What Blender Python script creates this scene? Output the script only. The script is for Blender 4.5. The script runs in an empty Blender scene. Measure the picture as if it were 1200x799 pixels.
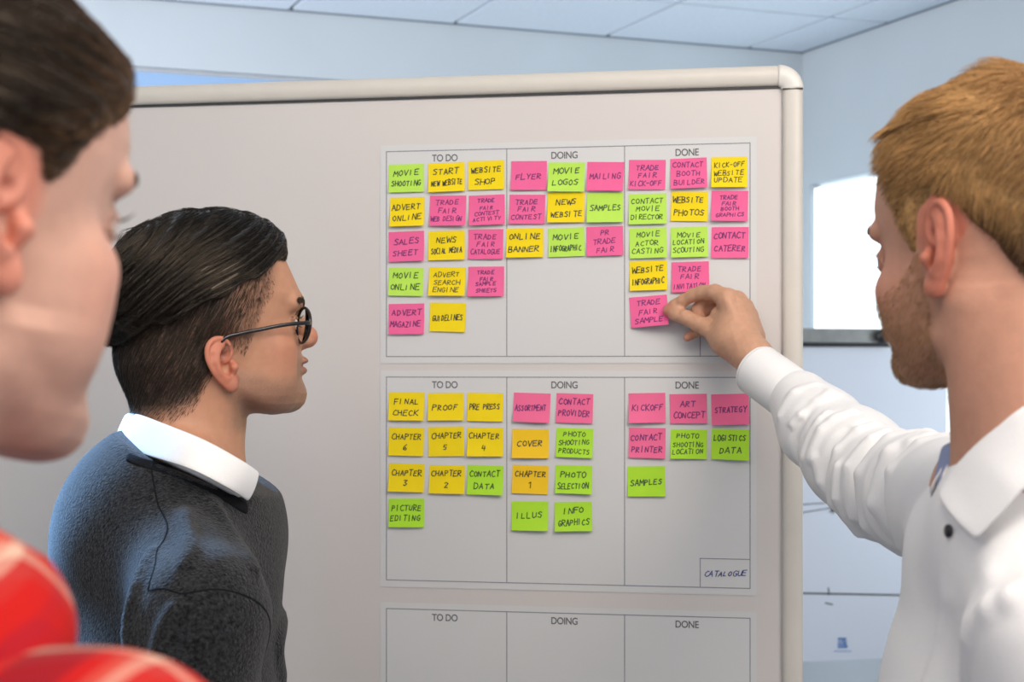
import bpy, math, random
import numpy as np
from mathutils import Matrix, Vector

# ------------------------------------------------------------------ camera, world, lights, exposure
FPX = 1650.0                    # focal length in pixels of a 1200 px wide frame
EYE = 1.58                      # camera height
HORIZON = 430.0
sc = bpy.context.scene
cam_d = bpy.data.cameras.new('camera'); cam = bpy.data.objects.new('camera', cam_d)
sc.collection.objects.link(cam); sc.camera = cam
cam.location = (0, 0, EYE); cam.rotation_euler = (math.radians(90), 0, 0)
cam_d.sensor_width = 36; cam_d.lens = FPX / 1200 * 36
cam_d.shift_y = (HORIZON - 399.5) / 1200
cam_d.clip_start = 0.05; cam_d.clip_end = 100
cam_d.dof.use_dof = True; cam_d.dof.focus_distance = 1.68; cam_d.dof.aperture_fstop = 8.0

w = bpy.data.worlds.new('daylight'); sc.world = w; w.use_nodes = True
wb = w.node_tree.nodes['Background']
wb.inputs[0].default_value = (0.84, 0.92, 1.0, 1); wb.inputs[1].default_value = .55

R_ = math.radians
def area(name, loc, target, sx, sy, power, col):
    d = bpy.data.lights.new(name, 'AREA'); d.shape = 'RECTANGLE'; d.size = sx; d.size_y = sy
    d.energy = power; d.color = col
    o = bpy.data.objects.new(name, d); sc.collection.objects.link(o); o.location = loc
    o.rotation_euler = (Vector(target) - Vector(loc)).to_track_quat('-Z', 'Y').to_euler()
    return o
area('ceiling_light', (0.5, 0.55, 2.75), (0.1, 1.5, 1.45), 1.6, 0.9, 26, (1.0, 0.89, 0.79))
area('ceiling_light', (1.3, -0.9, 2.7), (0.2, 1.7, 1.4), 1.4, 1.2, 30, (1.0, 0.89, 0.80))
area('ceiling_light', (-0.9, 0.4, 2.75), (-0.4, 1.9, 1.4), 1.2, 0.9, 9, (1.0, 0.93, 0.87))
area('blue_rim_light', (-1.02, 2.05, 1.80), (-0.56, 1.62, 1.24), 0.3, 0.4, 8.5, (0.28, 0.56, 1.0)).data.spread = R_(40)  # added lamp close behind the sweater, blue rim standing in for window daylight
area('back_room_fill', (-1.9, 3.3, 1.35), (0.8, 5.2, 2.45), 1.3, 1.3, 36, (0.92, 0.90, 0.93))  # added fill lamp brightening the far walls, ceiling and flipchart

sc.view_settings.view_transform = 'Standard'; sc.view_settings.look = 'None'
sc.view_settings.gamma = 1; sc.view_settings.use_curve_mapping = False
sc.view_settings.exposure = 0.36
sc.cycles.use_denoising = True

# ------------------------------------------------------------------ helpers
R = math.radians
def at(px, py, Y):
    return np.array([(px - 600) / FPX * Y, Y, EYE + (HORIZON - py) / FPX * Y])
def nrm(v):
    v = np.array(v, float); return v / np.linalg.norm(v)

def fast_mesh(name, V, F):
    V = np.asarray(V, np.float32); F = np.asarray(F, np.int32); k = F.shape[1]
    me = bpy.data.meshes.new(name)
    me.vertices.add(len(V)); me.vertices.foreach_set('co', V.ravel())
    me.loops.add(F.size); me.loops.foreach_set('vertex_index', F.ravel())
    me.polygons.add(len(F)); me.polygons.foreach_set('loop_start', np.arange(0, F.size, k, dtype=np.int32))
    me.update(calc_edges=True)
    me.polygons.foreach_set('use_smooth', np.ones(len(F), bool))
    return me
def pymesh(name, V, F, smooth=False):
    me = bpy.data.meshes.new(name)
    me.from_pydata([tuple(map(float, v)) for v in V], [], [tuple(map(int, f)) for f in F]); me.update()
    if smooth: me.polygons.foreach_set('use_smooth', np.ones(len(F), bool))
    return me
def set_col(me, C):
    C = np.asarray(C, np.float32)
    if C.shape[1] == 3: C = np.hstack([C, np.ones((len(C), 1), np.float32)])
    a = me.color_attributes.new('Col', 'FLOAT_COLOR', 'POINT'); a.data.foreach_set('color', C.ravel())
def link(name, me, mat=None, parent=None, smooth=None):
    o = bpy.data.objects.new(name, me); sc.collection.objects.link(o)
    if mat and not me.materials: me.materials.append(mat)
    if parent is not None: o.parent = parent
    return o
def empty(name, loc=(0, 0, 0), rz=0):
    o = bpy.data.objects.new(name, None); sc.collection.objects.link(o)
    o.location = loc; o.rotation_euler = (0, 0, rz); o.empty_display_size = .05
    return o
def tag(o, label=None, cat=None, group=None, kind=None):
    for k, v in (('label', label), ('category', cat), ('group', group), ('kind', kind)):
        if v: o[k] = v
    return o

class MB:
    """collects boxes, tubes and sweeps into one mesh"""
    def __init__(s): s.V = []; s.F = []
    def add(s, V, F):
        b = len(s.V); s.V += [tuple(v) for v in V]; s.F += [tuple(b + i for i in f) for f in F]
    def box(s, x0, x1, y0, y1, z0, z1):
        s.add([(x0,y0,z0),(x1,y0,z0),(x1,y1,z0),(x0,y1,z0),(x0,y0,z1),(x1,y0,z1),(x1,y1,z1),(x0,y1,z1)],
              [(0,3,2,1),(4,5,6,7),(0,1,5,4),(1,2,6,5),(2,3,7,6),(3,0,4,7)])
    def tube(s, pts, rad, n=10, closed=False, ry=None):
        pts = np.array(pts, float); m = len(pts)
        rad = np.full(m, rad) if np.isscalar(rad) else np.array(rad)
        T = np.gradient(pts, axis=0)
        if closed: T = np.roll(pts, -1, 0) - np.roll(pts, 1, 0)
        T /= np.linalg.norm(T, axis=1)[:, None] + 1e-12
        up = np.array([0, 0, 1.0]) if abs(T[0][2]) < .9 else np.array([1.0, 0, 0])
        V = []
        for i in range(m):
            a = np.cross(T[i], up); a /= np.linalg.norm(a) + 1e-12; b = np.cross(a, T[i]); up = b
            for j in range(n):
                t = 2 * math.pi * j / n
                V.append(pts[i] + rad[i] * (math.cos(t) * a + math.sin(t) * b * (ry or 1)))
        F = []
        for i in range(m if closed else m - 1):
            for j in range(n):
                i2 = (i + 1) % m
                F.append((i*n+j, i*n+(j+1) % n, i2*n+(j+1) % n, i2*n+j))
        if not closed:
            F.append(tuple(range(n-1, -1, -1))); F.append(tuple((m-1)*n+j for j in range(n)))
        s.add(V, F)
    def build(s, name, mat, parent=None, smooth=False, bevel=0):
        me = pymesh(name, s.V, s.F, smooth); o = link(name, me, mat, parent)
        if bevel:
            b = o.modifiers.new('bevel', 'BEVEL'); b.width = bevel; b.segments = 2; b.limit_method = 'ANGLE'
        return o

# ---- materials
def mat(name, col, rough=.6, noise=None, bump=None, metal=0, spec=.5, attr=False, sss=0, trans=0, coat=0, sheen=0, alpha=1, tint=None):
    m = bpy.data.materials.new(name); m.use_nodes = True; nt = m.node_tree; N = nt.nodes; L = nt.links
    b = N['Principled BSDF']; b.inputs['Base Color'].default_value = (*col, 1)
    b.inputs['Roughness'].default_value = rough; b.inputs['Metallic'].default_value = metal
    b.inputs['Specular IOR Level'].default_value = spec
    b.inputs['Transmission Weight'].default_value = trans; b.inputs['Coat Weight'].default_value = coat
    b.inputs['Sheen Weight'].default_value = sheen; b.inputs['Alpha'].default_value = alpha
    if sss:
        b.inputs['Subsurface Weight'].default_value = sss
        b.inputs['Subsurface Radius'].default_value = (1, .35, .2); b.inputs['Subsurface Scale'].default_value = .006
    if tint: b.inputs['Specular Tint'].default_value = (*tint, 1)
    src = None
    if attr:
        a = N.new('ShaderNodeAttribute'); a.attribute_name = 'Col'; src = a.outputs['Color']
    tc = N.new('ShaderNodeTexCoord')
    if noise:
        sc_, amt = noise
        n = N.new('ShaderNodeTexNoise'); n.inputs['Scale'].default_value = sc_; n.inputs['Detail'].default_value = 4
        L.new(tc.outputs['Object'], n.inputs['Vector'])
        mr = N.new('ShaderNodeMapRange'); mr.inputs['From Min'].default_value = .3; mr.inputs['From Max'].default_value = .7
        mr.inputs['To Min'].default_value = 1 - amt; mr.inputs['To Max'].default_value = 1 + amt
        L.new(n.outputs['Fac'], mr.inputs['Value'])
        mx = N.new('ShaderNodeVectorMath'); mx.operation = 'SCALE'
        if src: L.new(src, mx.inputs[0])
        else: mx.inputs[0].default_value = col
        L.new(mr.outputs[0], mx.inputs['Scale']); src = mx.outputs[0]
    if src: L.new(src, b.inputs['Base Color'])
    if bump:
        sc_, dist = bump
        n = N.new('ShaderNodeTexNoise'); n.inputs['Scale'].default_value = sc_; n.inputs['Detail'].default_value = 3
        L.new(tc.outputs['Object'], n.inputs['Vector'])
        bp = N.new('ShaderNodeBump'); bp.inputs['Distance'].default_value = dist; bp.inputs['Strength'].default_value = 1
        L.new(n.outputs['Fac'], bp.inputs['Height']); L.new(bp.outputs[0], b.inputs['Normal'])
    return m

def plaid_mat(name, period, axes):
    """woven check: red ground with dark, bright and cream bands in two directions"""
    m = bpy.data.materials.new(name); m.use_nodes = True; nt = m.node_tree; N = nt.nodes; L = nt.links
    b = N['Principled BSDF']; b.inputs['Roughness'].default_value = .9; b.inputs['Specular IOR Level'].default_value = .15
    tc = N.new('ShaderNodeTexCoord'); outs = []
    stops = [(0, (.46,.010,.010)), (.26, (.11,.006,.02)), (.52, (.46,.010,.010)), (.60, (.52,.10,.07)), (.66, (.62,.40,.30)), (.72, (.46,.035,.03)), (.80, (.50,.012,.010)), (.92, (.40,.012,.02))]
    for ax, off in axes:
        d = N.new('ShaderNodeVectorMath'); d.operation = 'DOT_PRODUCT'; d.inputs[1].default_value = tuple(ax)
        L.new(tc.outputs['Object'], d.inputs[0])
        ma = N.new('ShaderNodeMath'); ma.operation = 'MULTIPLY_ADD'; ma.inputs[1].default_value = 1 / period; ma.inputs[2].default_value = off
        L.new(d.outputs['Value'], ma.inputs[0])
        fr = N.new('ShaderNodeMath'); fr.operation = 'FRACT'; L.new(ma.outputs[0], fr.inputs[0])
        cr = N.new('ShaderNodeValToRGB'); cr.color_ramp.interpolation = 'CONSTANT'
        e = cr.color_ramp.elements
        e[0].position = 0; e[0].color = (*stops[0][1], 1); e[1].position = stops[1][0]; e[1].color = (*stops[1][1], 1)
        for p, c in stops[2:]:
            q = e.new(p); q.color = (*c, 1)
        L.new(fr.outputs[0], cr.inputs['Fac']); outs.append(cr.outputs['Color'])
    mx = N.new('ShaderNodeMix'); mx.data_type = 'RGBA'; mx.inputs['Factor'].default_value = .5
    L.new(outs[0], mx.inputs['A']); L.new(outs[1], mx.inputs['B']); L.new(mx.outputs['Result'], b.inputs['Base Color'])
    return m

M = dict(
    wall=mat('painted_wall', (.60,.66,.70), .9, (3, .02)),
    tile=mat('ceiling_tile', (.66,.74,.83), .95, (60, .03), (300, .0005)),
    grid=mat('ceiling_grid', (.20,.25,.31), .6),
    floor=mat('floor_carpet', (.23,.24,.26), .95, (200, .2), (400, .002)),
    white_trim=mat('window_trim', (.8,.84,.88), .4),
    blind=mat('roller_blind', (.34,.52,.78), .8),
    board=mat('board_face', (.655,.612,.585), .38, (5, .012)),
    rail=mat('board_rail', (.66,.62,.555), .34, (30, .02)),
    cap=mat('board_cap', (.74,.71,.66), .3),
    sheet=mat('printed_sheet', (.66,.658,.65), .55, (8, .01)),
    line=mat('printed_line', (.22,.22,.25), .7),
    print=mat('printed_heading', (.10,.10,.11), .7),
    castor=mat('dark_plastic', (.03,.03,.03), .5),
    steel=mat('brushed_steel', (.30,.30,.29), .35, (30, .1), metal=.7),
    black=mat('black_plastic', (.012,.012,.013), .35),
    paper=mat('flipchart_paper', (.62,.66,.74), .8, (6, .01)),
    ink=mat('black_ink', (.02,.025,.02), .6),
    ink_violet=mat('dark_ink_on_pink', (.16,.012,.13), .6),
    ink_violet_light=mat('thin_ink_on_pink', (.26,.03,.17), .6),
    ink_green=mat('dark_ink_on_green', (.012,.06,.02), .6),
    ink_blue=mat('blue_ink', (.02,.04,.22), .6),
    logo=mat('blue_logo', (.10,.22,.5), .6),
    skin_l=mat('skin', (.6,.35,.25), .5, (90, .05), (900, .00025), attr=True, sss=.12, spec=.4),
    shirt=mat('white_cotton', (.89,.88,.87), .8, (500, .02), (900, .0002), spec=.2, sheen=.1),
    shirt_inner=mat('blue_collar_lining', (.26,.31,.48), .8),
    button=mat('dark_button', (.012,.012,.018), .25),
    sweater=mat('charcoal_wool', (.0175,.0185,.0205), .95, (260, .9), (420, .0026), spec=.12, sheen=.15),
    rib=mat('charcoal_rib', (.010,.011,.013), .95, (500, .3), (500, .001), spec=.1),
    trousers=mat('dark_trousers', (.03,.035,.05), .9, (300, .2)),
    shoe=mat('black_leather', (.02,.018,.016), .4),
    hair_black=mat('black_hair', (.01,.009,.008), .21, attr=True, spec=.62, tint=(1.0,.84,.66)),
    hair_soft=mat('soft_hair', (.1,.07,.05), .5, attr=True, spec=.4, tint=(1.0,.85,.65)),
    frame=mat('black_acetate', (.012,.010,.010), .25, coat=.3),
    lens=mat('clear_lens', (.9,.93,.93), .03, trans=1.0),
    eye=mat('eyeball', (.8,.8,.8), .15, attr=True),
)
def lit(name, col, st):
    m = mat(name, col, .9); q = m.node_tree.nodes['Principled BSDF']; q.inputs['Emission Color'].default_value = (*col, 1); q.inputs['Emission Strength'].default_value = st; return m
M['lit_blind'] = lit('sunlit_blind', (.86,.96,1.0), 1.25)
M['lens'].node_tree.nodes['Principled BSDF'].inputs['IOR'].default_value = 1.03
def papermat(name, col):
    return mat(name, col, .75, (40, .025), spec=.25)
NOTE = {'g': papermat('green_note_paper', (.50,.80,.10)), 'y': papermat('yellow_note_paper', (.90,.68,.008)),
        'p': papermat('pink_note_paper', (.86,.14,.33)), 'o': papermat('amber_note_paper', (.92,.58,.02)),
        'l': papermat('lime_note_paper', (.44,.78,.04)), 'r': papermat('rose_note_paper', (.88,.16,.32))}

# ------------------------------------------------------------------ room
HC = 1.25; CEIL = EYE + HC
C0 = np.array([1.155, 5.60]); dB = np.array([.9457, .325]); dR = np.array([.4046, -.9145])
def wall_strip(name, p0, p1, z0, z1, t, holes=(), m=None):
    """vertical wall from p0 to p1, thickness t to its far side, with rectangular openings (s0, s1, z0, z1)"""
    p0 = np.array(p0, float); p1 = np.array(p1, float); Lw = np.linalg.norm(p1 - p0)
    ss = sorted({0, Lw, *[h[0] for h in holes], *[h[1] for h in holes]})
    zz = sorted({z0, z1, *[h[2] for h in holes], *[h[3] for h in holes]})
    mb = MB()
    for a, b in zip(ss, ss[1:]):
        for c, d in zip(zz, zz[1:]):
            if any(h[0] <= a + 1e-6 and b <= h[1] + 1e-6 and h[2] <= c + 1e-6 and d <= h[3] + 1e-6 for h in holes): continue
            mb.box(a, b, 0, t, c, d)
    o = mb.build(name, m or M['wall']); d = (p1 - p0) / Lw
    o.location = (p0[0], p0[1], 0); o.rotation_euler = (0, 0, math.atan2(d[1], d[0]))
    tag(o, kind='structure'); return o
B_far = C0 - dB * 5.2
R_near = C0 + dR * 6.6
wb_ = wall_strip('wall_back', B_far, C0 + dB * .12, 0, CEIL + .1, .12, [(1.2, 3.42, 1.0, 2.60)])
wr_ = wall_strip('wall_right', C0, R_near, 0, CEIL + .1, .12, [(.05, 2.3, .78, 2.30)])
wl_ = wall_strip('wall_left', B_far + dR * 6.2, B_far + dR * -.1, 0, CEIL + .1, .12, [(1.0, 4.6, .6, 2.5)])
def window(name, wall_obj, s0, s1, z0, z1, mull, blind=None, bm=None):
    e = empty(name, wall_obj.location, wall_obj.rotation_euler[2]); tag(e, kind='structure')
    f = MB(); w_ = .045
    f.box(s0, s0+w_, .02, .08, z0, z1); f.box(s1-w_, s1, .02, .08, z0, z1)
    f.box(s0, s1, .02, .08, z0, z0+w_); f.box(s0, s1, .02, .08, z1-w_, z1)
    f.build('window_frame', M['white_trim'], e, bevel=.004)
    for s in mull:
        b = MB(); b.box(s-.03, s+.03, .022, .078, z0+w_, z1-w_); b.build('mullion', M['white_trim'], e, bevel=.004)
    sl = MB(); sl.box(s0-.03, s1+.03, -.05, .10, z0-.03, z0); sl.build('window_sill', M['white_trim'], e, bevel=.005)
    if blind:
        b = MB(); b.box(s0+.03, s1-.03, .0, .006, z1-blind, z1-.02); b.build('roller_blind', M[bm or 'blind'], e)
    g = MB(); g.box(s0+w_, s1-w_, .048, .052, z0+w_, z1-w_)
    g.build('pane', M['lens'], e)
    return e
window('window_1', wr_, .05, 2.3, .78, 2.30, (1.2,), blind=1.46, bm='lit_blind')
window('window_2', wb_, 1.2, 3.42, 1.0, 2.60, (2.3,), blind=.6)
window('window_3', wl_, 1.0, 4.6, .6, 2.5, (2.2, 3.4))
fl = MB(); fl.add([(-6, -2.5, 0), (6, -2.5, 0), (6, 7, 0), (-6, 7, 0), (-6, -2.5, -.1), (6, -2.5, -.1), (6, 7, -.1), (-6, 7, -.1)],
                  [(0,1,2,3),(7,6,5,4),(0,4,5,1),(1,5,6,2),(2,6,7,3),(3,7,4,0)])
tag(fl.build('floor', M['floor']), kind='structure')
def cpt(a, b, z): p = C0 + dB * a + dR * b; return (p[0], p[1], z)
ceil = empty('ceiling'); tag(ceil, kind='structure')
ce = MB(); A0, A1, B0, B1 = -5.4, .1, -.1, 6.6
ce.add([cpt(A0,B0,CEIL+.012), cpt(A1,B0,CEIL+.012), cpt(A1,B1,CEIL+.012), cpt(A0,B1,CEIL+.012), cpt(A0,B0,CEIL+.1), cpt(A1,B0,CEIL+.1), cpt(A1,B1,CEIL+.1), cpt(A0,B1,CEIL+.1)],
       [(0,1,2,3),(7,6,5,4),(0,4,5,1),(1,5,6,2),(2,6,7,3),(3,7,4,0)])
ce.build('ceiling_grid', M['grid'], ceil)
def tile_mesh(wa, wb):
    g = .008; V = []; bz = .006
    for z, i in ((0.0, g + .003), (.004, g), (.014, g)):
        for a, b in ((i, i), (wa-i, i), (wa-i, wb-i), (i, wb-i)):
            p = dB * a + dR * b; V.append((p[0], p[1], z))
    F = [(0,1,2,3), (0,4,5,1), (1,5,6,2), (2,6,7,3), (3,7,4,0), (4,8,9,5), (5,9,10,6), (6,10,11,7), (7,11,8,4)]
    return pymesh('ceiling_tile', V, F)
al = [-5.2] + [-.244 - .6*k for k in range(8, -1, -1)] + [0.0]
bl = [0.0] + [.528 + .6*k for k in range(10)]
cache = {}
for a0, a1 in zip(al, al[1:]):
    for b0, b1 in zip(bl, bl[1:]):
        k = (round(a1-a0, 4), round(b1-b0, 4))
        if k not in cache: cache[k] = tile_mesh(*k); cache[k].materials.append(M['tile'])
        link('ceiling_tile', cache[k], None, ceil).location = cpt(a0, b0, CEIL)

for n_, p0_, p1_, sd in (('trim_1', B_far, C0, -1), ('trim_2', C0, R_near, -1)):
    L0 = float(np.linalg.norm(p1_-p0_)); d_ = (p1_-p0_)/L0; m_ = MB(); m_.box(0, L0, -.010, 0, CEIL-.004, CEIL+.001)
    o_ = m_.build(n_, M['grid']); o_.location = (p0_[0], p0_[1], 0); o_.rotation_euler = (0, 0, math.atan2(d_[1], d_[0])); tag(o_, kind='structure')
# ------------------------------------------------------------------ board
bd = nrm((10660, -1650, 0)); BR = at(941, 430, 1.955); BR[2] = 0
bn = np.array([bd[1], -bd[0], 0.0]) * 1.0      # towards the viewer
if bn[1] > 0: bn = -bn
def buv(px, py):
    """point of the photograph -> (u, v) on the board face; u = 0 at its right edge"""
    r = np.array([(px-600)/FPX, 1, (HORIZON-py)/FPX]); o = np.array([0, 0, EYE])
    t = np.dot(BR - o, bn) / np.dot(r, bn); p = o + r*t
    return float(np.dot(p - BR, bd)), float(p[2])
def byd(px):
    u, _ = buv(px, 430); return float((BR + bd*u)[1])
board_rz = math.atan2(bd[1], bd[0])
board = empty('pinboard', BR, board_rz)
tag(board, 'large beige-framed mobile whiteboard covered with printed charts and sticky notes', 'whiteboard')
ZT = buv(925, 77)[1]; ZB = .42; UL = -1.62; RW = .0285
p_ = MB(); p_.box(UL+.01, -.01, 0, .022, ZB, ZT-.01); p_.build('board_face', M['board'], board)
def rail(u0, v0, u1, v1, name, m, hw=RW/2):
    """half-round rail along a line on the board plane"""
    d = nrm((u1-u0, 0, v1-v0)); n = np.array([-d[2], 0, d[0]]); V = []; K = 14
    prof = [(hw*math.cos(t), -.011*abs(math.sin(t))**.55 if math.sin(t) >= 0 else .030) for t in np.linspace(0, math.pi, K)]
    prof = [(hw, .028)] + prof + [(-hw, .028)]
    L_ = math.hypot(u1-u0, v1-v0)
    for q in (0, L_):
        for (a, y) in prof:
            p = np.array([u0, 0, v0]) + d*q + n*a; V.append((p[0], y, p[2]))
    k = len(prof); F = [(i, (i+1) % k, k+(i+1) % k, k+i) for i in range(k)] + [tuple(range(k-1, -1, -1)), tuple(range(k, 2*k))]
    mb = MB(); mb.add(V, F); o = mb.build(name, m, board, smooth=True)
    e = o.modifiers.new('split', 'EDGE_SPLIT'); e.split_angle = R(50); return o
cr_ = .034
rail(UL+cr_, ZT-RW/2, -cr_, ZT-RW/2, 'top_rail', M['rail'])
rail(-RW/2, ZT-cr_, -RW/2, ZB+cr_, 'side_rail', M['rail'])
rail(UL+RW/2, ZB+cr_, UL+RW/2, ZT-cr_, 'side_rail', M['rail'])
rail(-cr_, ZB+RW/2, UL+cr_, ZB+RW/2, 'bottom_rail', M['rail'])
def corner(cu, cv, a0, name='corner_cap'):
    hw = RW/2 + .0012; V = []; K = 14; S = 12
    for i in range(S+1):
        a = a0 + math.pi/2*i/S
        for t in np.linspace(0, math.pi, K):
            r = max((cr_ - RW/2) + hw*math.cos(t), 0.0005); V.append((cu + r*math.cos(a), -.0125*max(math.sin(t), 0)**.55 if 0 < t < math.pi-.001 else .029, cv + r*math.sin(a)))
    F = [(i*K+j, i*K+j+1, (i+1)*K+j+1, (i+1)*K+j) for i in range(S) for j in range(K-1)]
    F += [tuple(range(K-1, -1, -1)), tuple(range(S*K, S*K+K))]
    mb = MB(); mb.add(V, F); return mb.build(name, M['cap'], board, smooth=True)
corner(-cr_, ZT-cr_, 0); corner(UL+cr_, ZT-cr_, math.pi/2); corner(UL+cr_, ZB+cr_, math.pi); corner(-cr_, ZB+cr_, 1.5*math.pi)
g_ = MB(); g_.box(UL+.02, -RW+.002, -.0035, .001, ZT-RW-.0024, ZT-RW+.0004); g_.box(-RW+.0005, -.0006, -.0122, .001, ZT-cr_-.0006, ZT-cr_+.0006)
g_.build('rail_shadow_joint', M['castor'], board)  # dark strip imitating the shadow under the top rail, plus the cap joint
for u in (-.12, UL+.12):
    l_ = MB(); l_.box(u-.02, u+.02, .024, .054, .07, ZT-.25); l_.build('stand_post', M['rail'], board, bevel=.004)
    f_ = MB(); f_.box(u-.022, u+.022, -.26, .30, .05, .085); f_.build('stand_foot', M['rail'], board, bevel=.006)
    for y in (-.23, .27):
        c_ = MB(); c_.tube([(u-.012, y, .027), (u+.012, y, .027)], .0268, 16); c_.build('castor', M['castor'], board, smooth=False)

def on_board(name, rz_extra=0, u=0, v=0, off=0.0):
    p = BR + bd*u + bn*off; o = empty(name, (p[0], p[1], v), board_rz); return o

# ---- printed charts: each a sheet with its lines and headings
def font_text(name, s, cx, cz, h, m, parent, y, squeeze=.86):
    cu = bpy.data.curves.new(name, 'FONT'); cu.body = s; cu.size = h/.70; cu.align_x = 'CENTER'; cu.align_y = 'CENTER'
    cu.extrude = .00004; cu.space_character = .95; cu.offset = .0002
    t = bpy.data.objects.new(name, cu); sc.collection.objects.link(t)
    dg = bpy.context.evaluated_depsgraph_get(); me = bpy.data.meshes.new_from_object(t.evaluated_get(dg))
    bpy.data.objects.remove(t); me.name = name; me.materials.clear(); me.materials.append(m)
    me.transform(Matrix.Translation((cx, y, cz)) @ Matrix.Rotation(math.pi/2, 4, 'X') @ Matrix.Diagonal((squeeze, 1, 1, 1)))
    return link(name, me, None, parent)
def chart(label, tl, br, sheet_tl, sheet_br, div, heads, head_y, box=None):
    u0, v1 = tl; u1, v0 = br
    e = on_board('printed_chart', u=u0, v=v1, off=.0006)
    tag(e, label, 'chart', 'printed progress charts on the board')
    su0, sv1 = sheet_tl; su1, sv0 = sheet_br
    s = MB(); s.box(su0-u0, su1-u0, -.0002, .0002, sv0-v1, sv1-v1); s.build('paper_sheet', M['sheet'], e)
    t = .0006
    def ln(a, b, c, d):
        l = MB(); l.box(min(a,c)-t-u0, max(a,c)+t-u0, -.0004, -.0002, min(b,d)-t-v1, max(b,d)+t-v1); l.build('ruled_line', M['line'], e)
    ln(u0,v1,u1,v1); ln(u0,v0,u1,v0); ln(u0,v0,u0,v1); ln(u1,v0,u1,v1)
    for d in div: ln(d, v0, d, v1)
    if box: ln(box[0], v0, box[0], box[1]); ln(box[0], box[1], u1, box[1])
    cs = [u0] + list(div) + [u1]
    for h, a in zip(('TO DO', 'DOING', 'DONE'), heads):
        font_text('heading', h, a-u0, head_y-v1, .0098, M['print'], e, -.0003)
    return e
uL = buv(453, 430)[0]; uRt = buv(879, 430)[0]; d1 = buv(594, 430)[0]; d2 = buv(732, 430)[0]
def vv(px, py): return buv(px, py)[1]
v1t = (vv(453,177)+vv(879,168.5))/2; v1b = (vv(453,418)+vv(879,417))/2
v2t = (vv(453,441)+vv(879,443))/2; v2b = (vv(453,680)+vv(879,688.5))/2
v3t = (vv(453,713)+vv(879,724))/2; v3b = v3t-(v2t-v2b)
hx = [buv(x, 430)[0] for x in (521.5, 661.5, 805)]
sheets = [(v1t, v1b, 'upper'), (v2t, v2b, 'middle'), (v3t, v3b, 'lower')]
bx = buv(820.5, 430)[0]
LAB = ['printed to-do chart sheet, uppermost of the three on the whiteboard, fullest with notes',
       'printed chart sheet in the middle of the whiteboard, boxed blue title at lower right',
       'printed to-do chart sheet, lowest on the whiteboard, bare of notes']
charts = []
for i, (a, b, n) in enumerate(sheets):
    charts.append(chart(LAB[i], (uL, a), (uRt, b), (uL-.009, a+.009), (uRt+.009, b-.010), (d1, d2), hx, a-.0115, (bx, b+.0405)))

# ---- handwriting
FONT = {
 'A': [[(0,0),(2,6),(4,0)],[(.8,2.2),(3.2,2.2)]], 'B': [[(0,0),(0,6),(3,5.4),(2.6,3.4),(0,3.1),(3.6,2.2),(3,0.2),(0,0)]],
 'C': [[(4,5.2),(2.2,6),(.4,4.4),(.2,1.6),(1.8,0),(4,.6)]], 'D': [[(0,0),(0,6),(2.6,5.4),(3.8,3),(2.4,.5),(0,0)]],
 'E': [[(3.8,6),(.3,5.8),(0,0),(3.8,.2)],[(.2,3.1),(3,3.3)]], 'F': [[(3.8,6),(.3,5.8),(0,0)],[(.2,3.1),(3,3.3)]],
 'G': [[(3.8,5.4),(2,6),(.3,4),(.5,1),(2.4,0),(3.8,1.2),(3.8,2.8),(2.2,2.7)]], 'H': [[(0,6),(0,0)],[(3.8,6),(3.8,0)],[(0,3),(3.8,3.2)]],
 'I': [[(1,6),(1,0)]], 'K': [[(0,6),(0,0)],[(3.6,6),(.2,2.8),(3.8,0)]], 'L': [[(.2,6),(0,0),(3.4,.2)]],
 'M': [[(0,0),(.3,6),(2.2,2.4),(4,6),(4.4,0)]], 'N': [[(0,0),(.2,6),(3.6,0),(3.9,6)]], 'O': [[(2,6),(.2,4.2),(.3,1.4),(2,0),(3.8,1.6),(3.8,4.4),(2,6)]],
 'P': [[(0,0),(.2,6),(3.2,5.6),(3.5,3.8),(.2,2.8)]], 'R': [[(0,0),(.2,6),(3.2,5.6),(3.3,3.8),(.2,2.9),(3.8,0)]],
 'S': [[(3.7,5.4),(1.8,6),(.3,4.6),(3.4,2.2),(2.6,.2),(0,.6)]], 'T': [[(0,6),(4,6)],[(2,6),(1.9,0)]], 'U': [[(0,6),(.3,1),(1.9,0),(3.6,1.2),(3.9,6)]],
 'V': [[(0,6),(1.9,0),(4,6)]], 'W': [[(0,6),(1,0),(2.3,4.4),(3.6,0),(4.6,6)]], 'Y': [[(0,6),(2,3),(4,6)],[(2,3),(1.7,0)]], 'Z': [[(0,6),(4,6),(0,0),(4,0)]],
 '1': [[(.4,4.4),(2,6),(2,0)]], '2': [[(.3,5),(2,6),(3.6,4.8),(.2,.2),(3.8,.2)]], '3': [[(.4,5.8),(3.4,5.8),(1.6,3.4),(3.5,2),(2,0),(.2,.6)]],
 '4': [[(1,6),(.2,2.6),(3.6,2.8)],[(2.8,5),(2.4,0)]], '5': [[(3.6,6),(.8,5.8),(.5,3.6),(3.2,3),(2.8,.4),(.3,.2)]], '6': [[(3,6),(.8,3.6),(.4,1),(2.2,0),(3.4,1.6),(2,3),(.6,1.8)]],
 '-': [[(.4,3),(3.2,3)]], ' ': []}
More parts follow.
